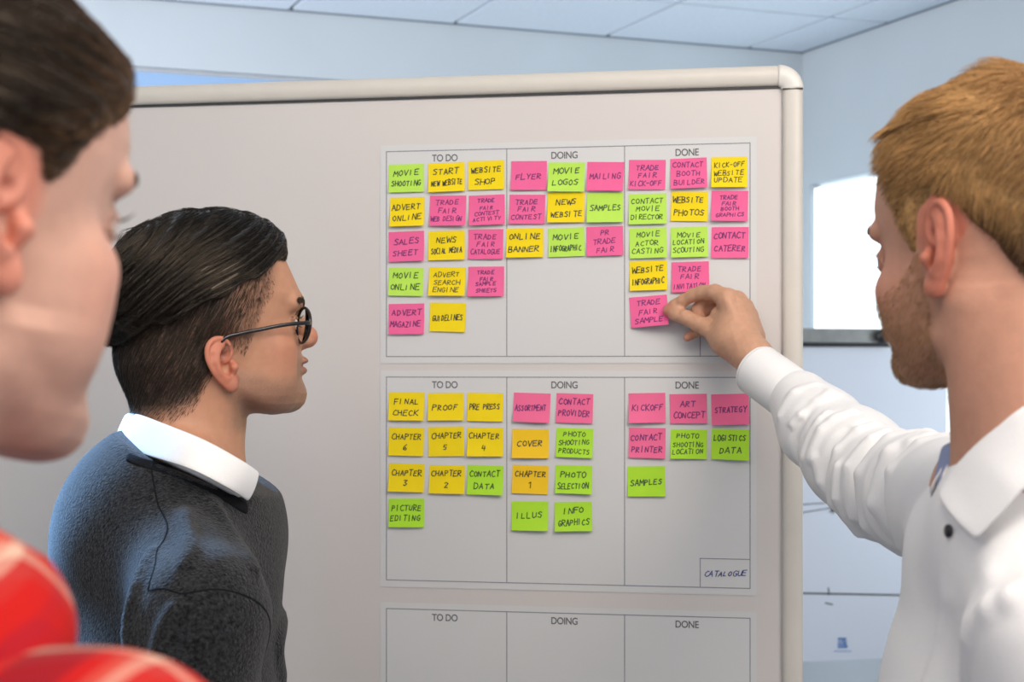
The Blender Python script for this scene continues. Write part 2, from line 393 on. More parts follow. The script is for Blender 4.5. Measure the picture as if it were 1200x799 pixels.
def handwriting(lines, W, H, rnd, surf, thick=.00055, fill=.86, slant=.08, sizes=None):
    """flat pen strokes for the given lines, centred on a W x H note; surf(x, z) gives the paper's y"""
    V = []; F = []; n = len(lines); lh = H*.80/max(n, 2)
    for li, s in enumerate(lines):
        adv = 5.3; wch = len(s)*adv; hgt = min(lh*.60, .0078)*(sizes[li] if sizes else 1)
        sx = min(W*fill/wch, hgt/6*1.12); sz = hgt/6
        x0 = -wch*sx/2 + rnd.uniform(-.05, .05)*W*.5; zc = (n-1)/2*lh - li*lh - hgt/2 + rnd.uniform(-.03, .03)*H
        rise = rnd.uniform(-.01, .06)
        for ci, ch in enumerate(s):
            ox = x0 + ci*adv*sx + rnd.uniform(-.3, .3)*sx; oz = zc + rise*(ox) + rnd.uniform(-.4, .4)*sz; k = rnd.uniform(.88, 1.1)
            for st in FONT.get(ch, []):
                P = [(ox + (x*k + slant*z*1.2 + rnd.uniform(-.25, .25))*sx, oz + (z*k + rnd.uniform(-.25, .25))*sz) for x, z in st]
                for (ax, az), (bx_, bz) in zip(P, P[1:]):
                    dx, dz = bx_-ax, bz-az; L_ = math.hypot(dx, dz) or 1e-6; tx, tz = dx/L_*thick*.6, dz/L_*thick*.6
                    nx, nz = -dz/L_*thick, dx/L_*thick; b = len(V)
                    for (x, z) in ((ax-nx-tx, az-nz-tz), (bx_-nx+tx, bz-nz+tz), (bx_+nx+tx, bz+nz+tz), (ax+nx-tx, az+nz-tz)):
                        V.append((x, surf(x, z)-.00022, z))
                    F.append((b, b+1, b+2, b+3))
    return V, F

# ---- sticky notes: colour, left, top, right, bottom in the photograph, lines
NOTES = [
 ('upper','g',456,193,497,226.5,'MOVIE/SHOOTING'), ('upper','y',502.5,191.5,545,226,'START/NEW WEBSITE'), ('upper','y',549,189,591,223.5,'WEBSITE/SHOP'),
 ('upper','y',457.5,232,497.5,266.5,'ADVERT/ONLINE'), ('upper','p',504,229.6,546.5,266,'TRADE/FAIR/WEB DESIGN'), ('upper','p',550,229,592,265,'TRADE/FAIR/CONTEST/ACTIVITY'),
 ('upper','p',456,271.5,497.5,307.6,'SALES/SHEET'), ('upper','y',502.5,271,545,306,'NEWS/SOCIAL MEDIA'), ('upper','p',549,269,590,305,'TRADE/FAIR/CATALOGUE'),
 ('upper','g',456,314,496.5,348,'MOVIE/ONLINE'), ('upper','y',503,313.7,545.5,348,'ADVERT/SEARCH/ENGINE'), ('upper','p',549,312.7,591,348.5,'TRADE/FAIR/SAMPLE/SHEETS'),
 ('upper','p',456,356,497.5,393,'ADVERT/MAGAZINE'), ('upper','y',504,355,546,390,'GUIDELINES'),
 ('upper','p',599,189.4,641,224,'FLYER'), ('upper','g',642.7,191,685,226,'MOVIE/LOGOS'), ('upper','p',688,190.4,731,225,'MAILING'),
 ('upper','p',597,228.6,639,263.7,'TRADE/FAIR/CONTEST'), ('upper','y',642,226,685,262,'NEWS/WEBSITE'), ('upper','g',688,226.5,730.5,262,'SAMPLES'),
 ('upper','y',593.7,268,637,303,'ONLINE/BANNER'), ('upper','g',642.7,267.4,685,302,'MOVIE/INFOGRAPHIC'), ('upper','p',687.6,265.7,730.5,301,'PR/TRADE/FAIR'),
 ('upper','p',737,188,780,223.5,'TRADE/FAIR/KICK-OFF'), ('upper','p',786,186,828.6,222,'CONTACT/BOOTH/BUILDER'), ('upper','y',833.7,184.7,875.6,221,'KICK-OFF/WEBSITE/UPDATE'),
 ('upper','g',737,227.6,781,264,'CONTACT/MOVIE/DIRECTOR'), ('upper','y',786.4,225,829.3,260.4,'WEBSITE/PHOTOS'), ('upper','p',833.7,224,876.6,260.4,'TRADE/FAIR/BOOTH/GRAPHICS'),
 ('upper','g',738,267.5,781.3,303.7,'MOVIE/ACTOR/CASTING'), ('upper','g',786.4,266.5,829.3,302.7,'MOVIE/LOCATION/SCOUTING'), ('upper','p',833.7,266.5,877.3,303.7,'CONTACT/CATERER'),
 ('upper','y',738,306,782,341.5,'WEBSITE/INFOGRAPHIC'), ('upper','p',787,307,831,343.6,'TRADE/FAIR/INVITATION'), ('upper','p',738.5,347,783,384,'TRADE/FAIR/SAMPLE'),
 ('middle','y',456,459.7,497.5,494,'FINAL/CHECK'), ('middle','y',502,460.4,543.7,494,'PROOF'), ('middle','y',548,460.4,589.7,495,'PRE PRESS'),
 ('middle','y',456,501,497,535.4,'CHAPTER/6'), ('middle','y',502.5,500,544,536,'CHAPTER/5'), ('middle','y',548,501,590,536,'CHAPTER/4'),
 ('middle','y',456,543,497.5,577.6,'CHAPTER/3'), ('middle','y',503.5,545,545,579.7,'CHAPTER/2'), ('middle','l',548,545,590,581,'CONTACT/DATA'),
 ('middle','l',456,583.7,497.5,619,'PICTURE/EDITING'),
 ('middle','r',602,460.4,645,496,'ASSORTMENT'), ('middle','r',652,461,695,497,'CONTACT/PROVIDER'), ('middle','o',600.5,502.6,643.4,538,'COVER'),
 ('middle','l',652,501.6,695,537.4,'PHOTO/SHOOTING/PRODUCTS'), ('middle','o',600.5,545,642.7,580,'CHAPTER/1'), ('middle','l',651,545,694,579.7,'PHOTO/SELECTION'),
 ('middle','l',599.8,587,642.7,623,'ILLUS'), ('middle','l',650.5,587.8,694,623.6,'INFO/GRAPHICS'),
 ('middle','r',737,460.4,780,496.6,'KICKOFF'), ('middle','r',785,461.4,828.6,497.6,'ART/CONCEPT'), ('middle','r',833.7,461.4,878,499,'STRATEGY'),
 ('middle','r',737,501,780,538,'CONTACT/PRINTER'), ('middle','l',786,503,828.6,539,'PHOTO/SHOOTING/LOCATION'), ('middle','l',833.7,502.7,878,540,'LOGISTICS/DATA'),
 ('middle','l',735.7,546,779.6,583,'SAMPLES'),
]
CN = {'g': 'green', 'y': 'yellow', 'p': 'pink', 'o': 'yellow', 'l': 'green', 'r': 'pink'}
for i, (ch, c, x0, y0, x1, y1, txt) in enumerate(NOTES):
    rnd = random.Random(100+i); ua, va = buv(x0, y0); ub, vb = buv(x1, y1-1.4)
    W = ub-ua; H = va-vb; cu_, cv_ = (ua+ub)/2, (va+vb)/2
    held = (ch == 'upper' and txt.endswith('SAMPLE'))
    lift = rnd.uniform(.0022, .0065); twist = rnd.uniform(-.35, .35); bow = rnd.uniform(-.0006, .0009)
    if held: lift = .014; twist = .8
    def surf(x, z, W=W, H=H, lift=lift, twist=twist, bow=bow):
        t = min(max((H/2 - z)/H, 0), 1)                     # 0 at the glued top, 1 at the free lower edge
        return -(.0003 + lift*t**2.2*(1 + twist*x/W*2) + bow*math.cos(math.pi*x/W)*t)
    tname = txt.replace('/', ' ').lower()
    col = 'todo' if x0 < 594 else ('doing' if x0 < 733 else 'done')
    e = on_board('sticky_note', u=cu_, v=cv_, off=.0012)
    a = R(rnd.uniform(-1.6, 1.6)); a = R(4.5) if held else a
    e.rotation_euler = Matrix.Rotation(board_rz, 3, 'Z').to_euler(); e.rotation_euler[1] = -a
    cname = {'todo': 'to-do', 'doing': 'doing', 'done': 'done'}[col]
    extra = ', its corner held by the fingers' if held else ''
    lab = f'{CN[c]} sticky note reading {tname}, in the {cname} column of the {ch} chart'
    if tname.startswith('chapter'):
        lab = {'6': 'yellow note reading chapter 6, leftmost in second row of the middle to-do column', '5': 'yellow note reading chapter 5, directly under the proof note', '4': 'yellow note reading chapter 4, directly under the pre press note',
               '3': 'yellow note reading chapter 3, directly above the green picture editing note', '2': 'yellow note reading chapter 2, left of the green contact data note', '1': 'yellow note reading chapter 1, directly under the cover note'}[tname[-1]]
    if held: lab = 'pink sticky note reading trade fair sample, its corner pinched between thumb and finger'
    tag(e, lab, 'sticky note', 'sticky notes on the charts')
    nx, nz = 8, 10; V = []; F = []
    for s_, dy in ((0, 0), (1, .00012)):
        for a_ in range(nx+1):
            for b_ in range(nz+1):
                x = -W/2 + W*a_/nx; z = -H/2 + H*b_/nz
                V.append((x, surf(x, z)+dy, z))
    q = (nx+1)*(nz+1); I = lambda a_, b_: a_*(nz+1)+b_
    for a_ in range(nx):
        for b_ in range(nz):
            F.append((I(a_,b_), I(a_+1,b_), I(a_+1,b_+1), I(a_,b_+1))); F.append((q+I(a_,b_+1), q+I(a_+1,b_+1), q+I(a_+1,b_), q+I(a_,b_)))
    link('paper', pymesh('paper', V, F, True), NOTE[c], e)
    lines = txt.split('/'); inkm = {'g': 'ink_green', 'l': 'ink_green', 'y': 'ink', 'o': 'ink', 'p': 'ink_violet', 'r': 'ink_violet'}[c]
    if held: inkm = 'ink_violet'
    Vw, Fw = handwriting(lines, W, H, rnd, surf, thick=.00058 if len(lines) > 2 else .00068)
    link('handwriting', pymesh('handwriting', Vw, Fw), M[inkm], e)
# blue title in the box of the middle chart
u_, v_ = (buv(820.5, 430)[0]+uRt)/2, v2b+.0195
Vw, Fw = handwriting(['CATALOGUE'], .062, .034, random.Random(5), lambda x, z: 0, thick=.0006, fill=.95, slant=.25, sizes=[.9])
o = link('handwritten_title', pymesh('handwritten_title', Vw, Fw), M['ink_blue'], charts[1]); o.location = (u_-uL, -.0004, v_-v2t)

# ------------------------------------------------------------------ flipchart
FY = 4.6; fo = at(840, 430, 4.52); fo[2] = 0
frz = R(11); flip = empty('flipchart', fo, frz)
tag(flip, 'white flipchart with steel clamp bar standing by the window behind the board', 'flipchart')
fd = np.array([math.cos(frz), math.sin(frz), 0]); fn = np.array([math.sin(frz), -math.cos(frz), 0])
def fuv(px, py):
    r = np.array([(px-600)/FPX, 1, (HORIZON-py)/FPX]); o_ = np.array([0, 0, EYE]); t = np.dot(fo-o_, fn)/np.dot(r, fn); p = o_+r*t
    return float(np.dot(p-fo, fd)), float(p[2])
fw = fuv(1109, 500)[0]; ft = fuv(1000, 405)[1]; fb = fuv(1000, 773)[1]
b_ = MB(); b_.box(-.01, fw+.004, .006, .022, fb+.02, ft+.03); b_.build('backing_board', M['white_trim'], flip, bevel=.003)
b_ = MB(); b_.box(0, fw, -.004, .004, fb, ft); b_.build('paper_pad', M['paper'], flip, bevel=.001)
ct = fuv(1000, 385)[1]; ce_ = fuv(1036, 390)[0]
b_ = MB(); b_.box(-.02, ce_+.01, -.018, .008, fuv(1000,402)[1], ct); b_.build('clamp_bar', M['steel'], flip, bevel=.004)
b_ = MB(); b_.box(-.02, ce_+.012, -.016, .008, ft-.004, fuv(1000,402)[1]); b_.build('clamp_edge', M['black'], flip, bevel=.002)
ku, kv = fuv(1029, 394)
for kx in (ku, .05):
    b_ = MB(); b_.tube([(kx, -.05, kv), (kx, -.045, kv), (kx, -.02, kv), (kx, -.016, kv)], [.018, .0235, .0235, .012], 20); b_.build('clamp_knob', M['black'], flip, smooth=True)
for (ax, ay), (bx2, by2) in (((.06, .03), (-.02, -.18)), ((fw-.06, .03), (fw+.02, -.18)), ((fw/2, .05), (fw/2, .42))):
    b_ = MB(); b_.tube([(ax, ay, ft-.02 if ay < .04 else ft-.1), (bx2, by2 if by2 > 0 else ay, .012)], .011, 10); b_.build('leg', M['steel'], flip, smooth=True)
# pen marks on the pad
pm = MB()
def stroke(p, q, w_=.0022):
    (a, b), (c, d) = fuv(*p), fuv(*q); L_ = math.hypot(c-a, d-b); nx, nz = -(d-b)/L_*w_, (c-a)/L_*w_
    pm.add([(a-nx, -.0055, b-nz), (c-nx, -.0055, d-nz), (c+nx, -.0055, d+nz), (a+nx, -.0055, b+nz)], [(0,1,2,3)])
stroke((905,694),(1085,697.5), .0026)
for x in (970, 1071): stroke((x,688),(x+.5,697))
stroke((966,706),(975,708)); stroke((1070,707),(1069,716), .004)
stroke((905,593),(968,589), .0014); stroke((905,606),(978,594), .0014)
for d in ((971,600,979,594),(971,594,979,600),(975,592,975,602)): stroke(d[:2], d[2:], .0018)
stroke((997,470),(1001,473), .003)
tag(link('pen_marks', pymesh('pen_marks', pm.V, pm.F), M['ink'], flip), kind='stuff')
pm = MB()
for k in range(4): stroke((981, 748+k*3.2), (991+(k % 2), 748+k*3.2), .0035 if k != 1 else .002)
stroke((986,747),(992,758), .003); stroke((976,762.5),(997,762.5), .0012)
link('printed_logo', pymesh('printed_logo', pm.V, pm.F), M['logo'], flip)

# ------------------------------------------------------------------ implicit-surface modelling
def smin(a, b, k):
    h = np.clip(.5 + .5*(b-a)/k, 0, 1); return b + (a-b)*h - k*h*(1-h)
def smax(a, b, k): return -smin(-a, -b, k)
def s_sph(P, c, r): return np.linalg.norm(P - np.array(c, np.float32), axis=1) - r
def s_ell(P, c, r, Rm=None):
    q = P - np.array(c, np.float32)
    if Rm is not None: q = q @ np.array(Rm, np.float32)
    r = np.array(r, np.float32); a = q/r; k0 = np.linalg.norm(a, axis=1); k1 = np.linalg.norm(a/r, axis=1)
    return k0*(k0-1)/(k1+1e-6)
def s_cap(P, a, b, ra, rb):
    a = np.array(a, np.float32); b = np.array(b, np.float32); ab = b-a
    t = np.clip(((P-a) @ ab)/max(float(ab @ ab), 1e-9), 0, 1)
    return np.linalg.norm(P - a - t[:, None]*ab, axis=1) - (ra + (rb-ra)*t)
class Fld:
    """accumulates blended primitives; every primitive is evaluated only near itself"""
    def __init__(s, P, D=None): s.P = P; s.D = np.full(len(P), .25, np.float32) if D is None else D.astype(np.float32)
    def _m(s, c, R_):
        c = np.array(c, np.float32); return np.nonzero(((s.P-c)**2).sum(1) < (R_)**2)[0]
    def op(s, fn, c, R_, k, mode='u'):
        m = s._m(c, R_ + k + .04)
        if len(m) == 0: return
        d = fn(s.P[m])
        if mode == 'u': s.D[m] = smin(s.D[m], d, k)
        else: s.D[m] = smax(s.D[m], -d, k)
    def sph(s, c, r, k=.01, mode='u'): s.op(lambda P: s_sph(P, c, r), c, r, k, mode)
    def ell(s, c, r, k=.01, mode='u', Rm=None): s.op(lambda P: s_ell(P, c, r, Rm), c, max(r), k, mode)
    def cap(s, a, b, ra, rb=None, k=.01, mode='u'):
        rb = ra if rb is None else rb; c = (np.array(a)+np.array(b))/2
        s.op(lambda P: s_cap(P, a, b, ra, rb), c, np.linalg.norm(np.array(a)-np.array(b))/2+max(ra, rb), k, mode)
    def chain(s, pts, rad, k=.01, ko=None, mode='u'):
        """one limb: its own segments blend with k, the limb joins the rest with ko"""
        if np.isscalar(rad): rad = [rad]*len(pts)
        pts = [np.array(p, float) for p in pts]; c = sum(pts)/len(pts); R_ = max(np.linalg.norm(p-c)+r for p, r in zip(pts, rad))
        def fn(P):
            d = None
            for i in range(len(pts)-1):
                e = s_cap(P, pts[i], pts[i+1], rad[i], rad[i+1]); d = e if d is None else smin(d, e, k)
            return d
        s.op(fn, c, R_, ko if ko is not None else k, mode)

def surface(fn, lo, hi, h, blk=6, slack=1.6):
    """sparse evaluation + surface nets; returns vertices and quads"""
    lo = np.array(lo, float); n = (np.ceil((np.array(hi)-lo)/h/blk).astype(int)*blk); nb = n//blk
    cb = np.stack(np.meshgrid(*[(np.arange(k)+.5)*blk for k in nb], indexing='ij'), -1).reshape(-1, 3)
    dc = fn((lo + cb*h).astype(np.float32)).reshape(nb)
    D = np.repeat(np.repeat(np.repeat(np.where(dc < 0, -1, 1).astype(np.float32), blk, 0), blk, 1), blk, 2)
    keep = np.argwhere(np.abs(dc) < blk*h*.87*slack)
    off = np.stack(np.meshgrid(*[np.arange(blk)]*3, indexing='ij'), -1).reshape(-1, 3)
    idx = (keep[:, None, :]*blk + off[None]).reshape(-1, 3)
    for a in range(0, len(idx), 400000):
        I = idx[a:a+400000]; D[I[:, 0], I[:, 1], I[:, 2]] = fn((lo + (I+.5)*h).astype(np.float32))
    S = D < 0
    cnt = np.zeros(tuple(n-1), np.int8)
    for dx in (0, 1):
        for dy in (0, 1):
            for dz in (0, 1): cnt += S[dx:n[0]-1+dx, dy:n[1]-1+dy, dz:n[2]-1+dz]
    cells = np.argwhere((cnt > 0) & (cnt < 8)); ids = np.full(tuple(n-1), -1, np.int32); ids[tuple(cells.T)] = np.arange(len(cells))
    acc = np.zeros((len(cells), 3)); num = np.zeros(len(cells))
    cor = [(x, y, z) for x in (0, 1) for y in (0, 1) for z in (0, 1)]
    for i in range(8):
        for j in range(i+1, 8):
            a, b = cor[i], cor[j]
            if sum(abs(p-q) for p, q in zip(a, b)) != 1: continue
            da = D[cells[:, 0]+a[0], cells[:, 1]+a[1], cells[:, 2]+a[2]]; db = D[cells[:, 0]+b[0], cells[:, 1]+b[1], cells[:, 2]+b[2]]
            x = (da < 0) != (db < 0); t = da[x]/(da[x]-db[x]); acc[x] += np.array(a) + t[:, None]*(np.array(b)-np.array(a)); num[x] += 1
    V = lo + (cells + .5 + acc/num[:, None])*h; Q = []
    for ax in range(3):
        o1, o2 = [k for k in range(3) if k != ax]
        sl = [slice(1, n[k]-1) for k in range(3)]; sl[ax] = slice(0, n[ax]-1); A = S[tuple(sl)]
        s2 = list(sl); s2[ax] = slice(1, n[ax]); B = S[tuple(s2)]
        for flip, msk in ((0, A & ~B), (1, ~A & B)):
            E = np.argwhere(msk); st = [s.start for s in sl]; E = E + np.array(st)
            def cid(d1, d2):
                e = E.copy(); e[:, o1] -= d1; e[:, o2] -= d2; return ids[tuple(e.T)]
            q = np.stack([cid(0, 0), cid(1, 0), cid(1, 1), cid(0, 1)], 1)
            if (flip == 0) == (ax == 1): q = q[:, ::-1]
            Q.append(q)
    Q = np.concatenate(Q); Q = Q[(Q >= 0).all(1)]
    return V.astype(np.float32), Q
def merge(parts):
    V = []; F = []; b = 0
    for v, f in parts: V.append(v); F.append(f + b); b += len(v)
    return np.concatenate(V), np.concatenate(F)
def vnoise(P, s, seed=0):
    """cheap smooth noise from rotated sines"""
    r = np.random.RandomState(seed); out = np.zeros(len(P), np.float32)
    for _ in range(6):
        d = r.normal(size=3); d /= np.linalg.norm(d); out += np.sin(P @ (d*s*r.uniform(.6, 1.5)).astype(np.float32) + r.uniform(0, 6.3))
    return out/3
def hash_noise(n, seed): return np.random.RandomState(seed).rand(n).astype(np.float32)
def grad(fn, P, e=.0008):
    g = np.stack([fn(P + np.array(d, np.float32)) - fn(P - np.array(d, np.float32)) for d in ((e,0,0),(0,e,0),(0,0,e))], 1)
    return g/(np.linalg.norm(g, axis=1)[:, None]+1e-9)

# ------------------------------------------------------------------ heads
# head frame: x forward, y to the person's left, z up, origin between the ears
FACE = dict(
  z=[-.103,-.098,-.090,-.080,-.065,-.055,-.045,-.035,-.022,-.01,.01,.03,.045,.06,.08,.10,.115],
  xf=[.070,.083,.091,.094,.090,.092,.094,.097,.095,.091,.087,.090,.096,.097,.093,.080,.060],
  xb=[.052,.035,.020,.005,-.012,-.022,-.032,-.040,-.050,-.055,-.06,-.06,-.06,-.06,-.06,-.05,-.03],
  W =[.016,.026,.034,.042,.050,.054,.057,.060,.063,.066,.068,.069,.070,.071,.069,.060,.044])
class Head:
    def __init__(s, origin, yaw, roll=0, pitch=0, scale=1.0, face=FACE, ear=(0, .070, 0), ear_tilt=8, ear_h=1.0, eye=(.074, .031, .019),
                 nose=None, neck=((-.022, 0, -.04), (-.045, 0, -.17)), neck_r=(.056, .058), lips=1.0, side=0, skull=((-.008, 0, .045), (.094, .0745, .088)), ear_flare=28, occ=None, chin=(.079, -.084, .0165), cheek=None, ear_w=1.0, kf=1.0):
        s.kf = kf
        s.ear_w = ear_w
        s.occ = occ; s.fullcheek = cheek; s.chin = chin
        s.o = np.array(origin, float); s.face = face; s.ear = ear; s.ear_tilt = ear_tilt; s.ear_h = ear_h; s.eye = eye; s.scale = scale
        s.nose = nose or dict(nasion=(.087, .028), tip=(.112, -.006), base=(.098, -.017)); s.neck = neck; s.neck_r = neck_r; s.lips = lips
        s.skull = skull; s.flare = ear_flare
        Mx = Matrix.Rotation(yaw, 3, 'Z') @ Matrix.Rotation(-pitch, 3, 'Y') @ Matrix.Rotation(roll, 3, 'X')
        s.M = np.array(Mx)                      # local -> world
    def loc(s, P): return ((P - s.o.astype(np.float32)) @ s.M.astype(np.float32))/s.scale
    def wor(s, p): return np.array(p)*s.scale @ s.M.T + s.o
    def table(s, P):
        f = s.face; z = P[:, 2]
        def raw(Q):
            z = np.clip(Q[:, 2], f['z'][0], f['z'][-1]); xf = np.interp(z, f['z'], f['xf']); xb = np.interp(z, f['z'], f['xb']); W = np.interp(z, f['z'], f['W'])
            xm = xb + (xf-xb)*.38; u = np.where(Q[:, 0] > xm, (Q[:, 0]-xm)/(xf-xm), (xm-Q[:, 0])/(xm-xb)); v = np.abs(Q[:, 1])/W
            nn = np.interp(z, [-.09, -.05, .0, .05], [1.95, 1.95, 2.15, 2.35])
            return ((u**nn + v**nn)**(1/nn) - 1)
        a = raw(P); e = .0015; gx, gy, gz = [((raw(P + np.array(d, np.float32)) - raw(P - np.array(d, np.float32)))/(2*e))**2 for d in ((e,0,0),(0,e,0),(0,0,e))]
        g = np.sqrt(gx + gy + np.minimum(gz, (gx+gy)*.8))
        d = a/np.maximum(g, 5.0)
        d = smax(d, f['z'][0]+.001 - z, .012); return smax(d, z - f['z'][-1], .02).astype(np.float32)
    def bare(s, L, ears=True, neck=True, eyeholes=True):
        """signed distance of the head in its own frame"""
        c, r = s.skull
        D = s_ell(L, c, r)
        near = (np.abs(L[:, 0]) < .2) & (np.abs(L[:, 2]) < .2); m = np.nonzero(near)[0]
        T = np.full(len(L), .3, np.float32)
        if len(m): T[m] = s.table(L[m])
        kf = s.kf; F = Fld(L, smin(D, T, .006+.016*kf))
        if s.occ: F.ell(s.occ[0], s.occ[1], .03)
        ex, ey, ez = s.eye; nz = s.nose
        for y in (-1, 1):
            F.cap((ex+.019, y*.010, ez+.023), (ex+.002, y*.046, ez+.022), .0075, .0075, .004+.008*kf)          # brow ridge
            F.ell((ex-.017, y*.0465, ez-.026), (.018, .0135, .014), .004+.016*kf)                               # cheekbone
            F.ell((ex+.020, y*(ey+.001), ez-.003), (.014, .019, .0125), .010, 's')                    # socket
            F.ell((ex-.020, y*.041, -.046), (.020, .012, .022), .004+.026*kf)                                 # cheek
            if s.fullcheek: q_ = s.fullcheek; F.ell((q_[0], y*q_[1], q_[2]), q_[3:], .014)
            F.cap((.010, y*.050, -.060), (s.chin[0]-.020, y*.022, s.chin[1]-.001), .009, .011, .006+.014*kf)                     # jaw edge
        F.cap((nz['nasion'][0], 0, nz['nasion'][1]), (nz['tip'][0]-.004, 0, nz['tip'][1]+.006), .0065, .0085, .010)
        F.sph((nz['tip'][0]-.0015, 0, nz['tip'][1]), .0098, .007)
        for y in (-1, 1):
            F.ell((nz['base'][0]+.001, y*.0125, nz['base'][1]+.006), (.0105, .0065, .0075), .005)
            F.ell((nz['base'][0]+.005, y*.0065, nz['base'][1]-.003), (.004, .0028, .0035), .002, 's')
        F.cap((nz['tip'][0]-.004, 0, nz['tip'][1]-.006), (nz['base'][0]-.002, 0, nz['base'][1]-.001), .0055, .006, .006)
        f = s.face; zm = s.mouth = nz['base'][1]-.024
        xl = float(np.interp(zm, f['z'], f['xf']))
        F.ell((xl-.004, 0, zm+.0055), (.0125, .022, .0060), .004)
        F.ell((xl-.005, 0, zm-.0062), (.0125, .019, .0066), .004)
        F.ell((xl+.008, 0, zm), (.008, .026, .0012), .003, 's')
        F.sph((s.chin[0], 0, s.chin[1]), s.chin[2], .014)
        # lids and lashes bed
        if eyeholes:
            for y in (-1, 1):
                e = (ex, y*ey, ez)
                F.sph(e, .0136, .003)
                F.ell((ex+.012, y*(ey+.001), ez-.001), (.010, .0125, .0042), .0025, 's')
                F.sph(e, .0124, .001, 's')
        if neck:
            a, b = s.neck
            F.cap(a, b, s.neck_r[0], s.neck_r[1], .022)
            F.cap((.012, 0, s.chin[1]+.004), (b[0]+.052, 0, b[2]), .020, .018, .03)
            for y in (-1, 1):
                F.cap((-.018, y*.052, -.04), (b[0]+.062, y*.022, b[2]-.01), .010, .009, .026)
        if ears:
            for y in (-1, 1): s.ear_f(F, y)
        return F.D
    def ear_pt(s, y, u, v, w):
        a = R(s.ear_tilt); fl_ = R(s.flare); k = s.ear_h
        u, v, w = u*k*s.ear_w, v*k, w*k
        # flare: the back edge stands away from the head
        uu = u*math.cos(fl_); ww = w + (-u)*math.sin(fl_)
        x = uu*math.cos(a) - v*math.sin(a); z = uu*math.sin(a) + v*math.cos(a)
        return (s.ear[0]+x, y*(s.ear[1]+ww), s.ear[2]+z)
    def ear_f(s, F, y):
        p = lambda u, v, w: s.ear_pt(y, u, v, w); k = s.ear_h
        # bowl behind the hollow, thin plate, hollow, rim, inner fold, tragus, lobe
        F.chain([p(-.004,.008,-.007), p(-.007,-.008,-.007)], .009*k, .006, .008)
        PL = [p(-.004,.027,.0005), p(-.012,.027,.001), p(-.018,.020,.0015), p(-.020,.009,.0015), p(-.018,-.003,.001), p(-.012,-.014,.001), p(-.007,-.020,.001)]
        F.chain(PL, [.0036*k, .0042*k, .0048*k, .0050*k, .0050*k, .0046*k, .0040*k], .006, .004)
        F.chain([p(-.003,.020,-.001), p(-.009,.012,-.002), p(-.009,0,-.002), p(-.006,-.012,-.002)], [.0045*k]*4, .006, .004)
        F.ell(p(-.0060,-.002,.0060), (.0090*k, .0100*k, .0115*k), .0025, 's')
        F.ell(p(-.0060,.0125,.0055), (.0075*k, .0060*k, .0050*k), .0025, 's')
        H_ = [(-.006,.0045,-.001),(-.001,.0075,.0015),(.0035,.0125,.003),(.005,.019,.003),(.0035,.026,.003),(-.0015,.0315,.0035),(-.009,.0342,.004),(-.0165,.0335,.004),(-.023,.0290,.0035),(-.0265,.0215,.003),(-.0272,.012,.0025),(-.0250,.002,.002),(-.0208,-.0085,.0015),(-.0150,-.0175,.001),(-.0095,-.0235,.001)]
        H_ = resample([p(*q) for q in H_], 34)
        F.chain(list(H_), list(np.interp(np.linspace(0, 1, 34), [0, .1, .3, .7, 1], np.array([.0018, .0026, .0031, .0030, .0034])*k)), .0012, .0016)
        F.chain(list(resample([p(-.0055,.0255,.0035), p(-.0115,.0205,.005), p(-.0160,.0125,.0058), p(-.0178,.003,.0058), p(-.0150,-.007,.0055), p(-.0100,-.0125,.005), p(-.0055,-.0130,.0045)], 18)), .0026*k, .0012, .0022)
        F.chain([p(.0045,.002,.001), p(.0035,-.0035,.0045), p(.0015,-.0085,.003)], [.003*k,.0040*k,.003*k], .004, .003)
        F.ell(p(-.0055,-.0225,.0015), (.0080*k, .0044*k, .0085*k), .004)
        F.cap(p(.002,-.016,-.003), p(-.003,-.024,-.001), .0045*k, .005*k, .006)

def skin_color(Hd, V, base, lip, stub=None, red=(.60,.16,.10), clip_z=None):
    L = Hd.loc(V.astype(np.float32)); C = np.tile(np.array(base, np.float32), (len(V), 1))
    def blend(mask, col, a=1.0):
        m = np.clip(mask, 0, 1)[:, None]*a; C[:] = C*(1-m) + np.array(col, np.float32)*m
    # warm cheeks, nose and ears
    nz = Hd.nose
    blend(1.3 - np.linalg.norm((L - np.array([nz['tip'][0], 0, nz['tip'][1]]))/.018, axis=1), red, .45)
    for y in (-1, 1):
        blend(1.4 - np.linalg.norm((L - np.array([.072, y*.052, -.018]))/.030, axis=1), red, .22)
        e = Hd.ear; q = (L - np.array([e[0]-.010, y*(e[1]+.012), e[2]+.004]))/np.array([.026, .020, .042])
        blend((1.25 - np.linalg.norm(q, axis=1))*3*(np.abs(L[:, 1]) > e[1]-.001), red, .56)
    f = Hd.face; xl = float(np.interp(Hd.mouth, f['z'], f['xf']))
    blend((1.15 - np.linalg.norm((L - np.array([xl+.002, 0, Hd.mouth]))/np.array([.014, .022, .0125]), axis=1))*4, lip, .9)
    if stub is not None:
        col, a, zf = stub
        jaw = np.clip((zf(L) - L[:, 2])/.018, 0, 1)*np.clip((L[:, 0]+.005)/.02, 0, 1)*np.clip((L[:, 2]+.118)/.014, 0, 1)
        mot = .75+.5*hash_noise(len(V), 3)
        blend(jaw*mot, col, a)
    return L, C

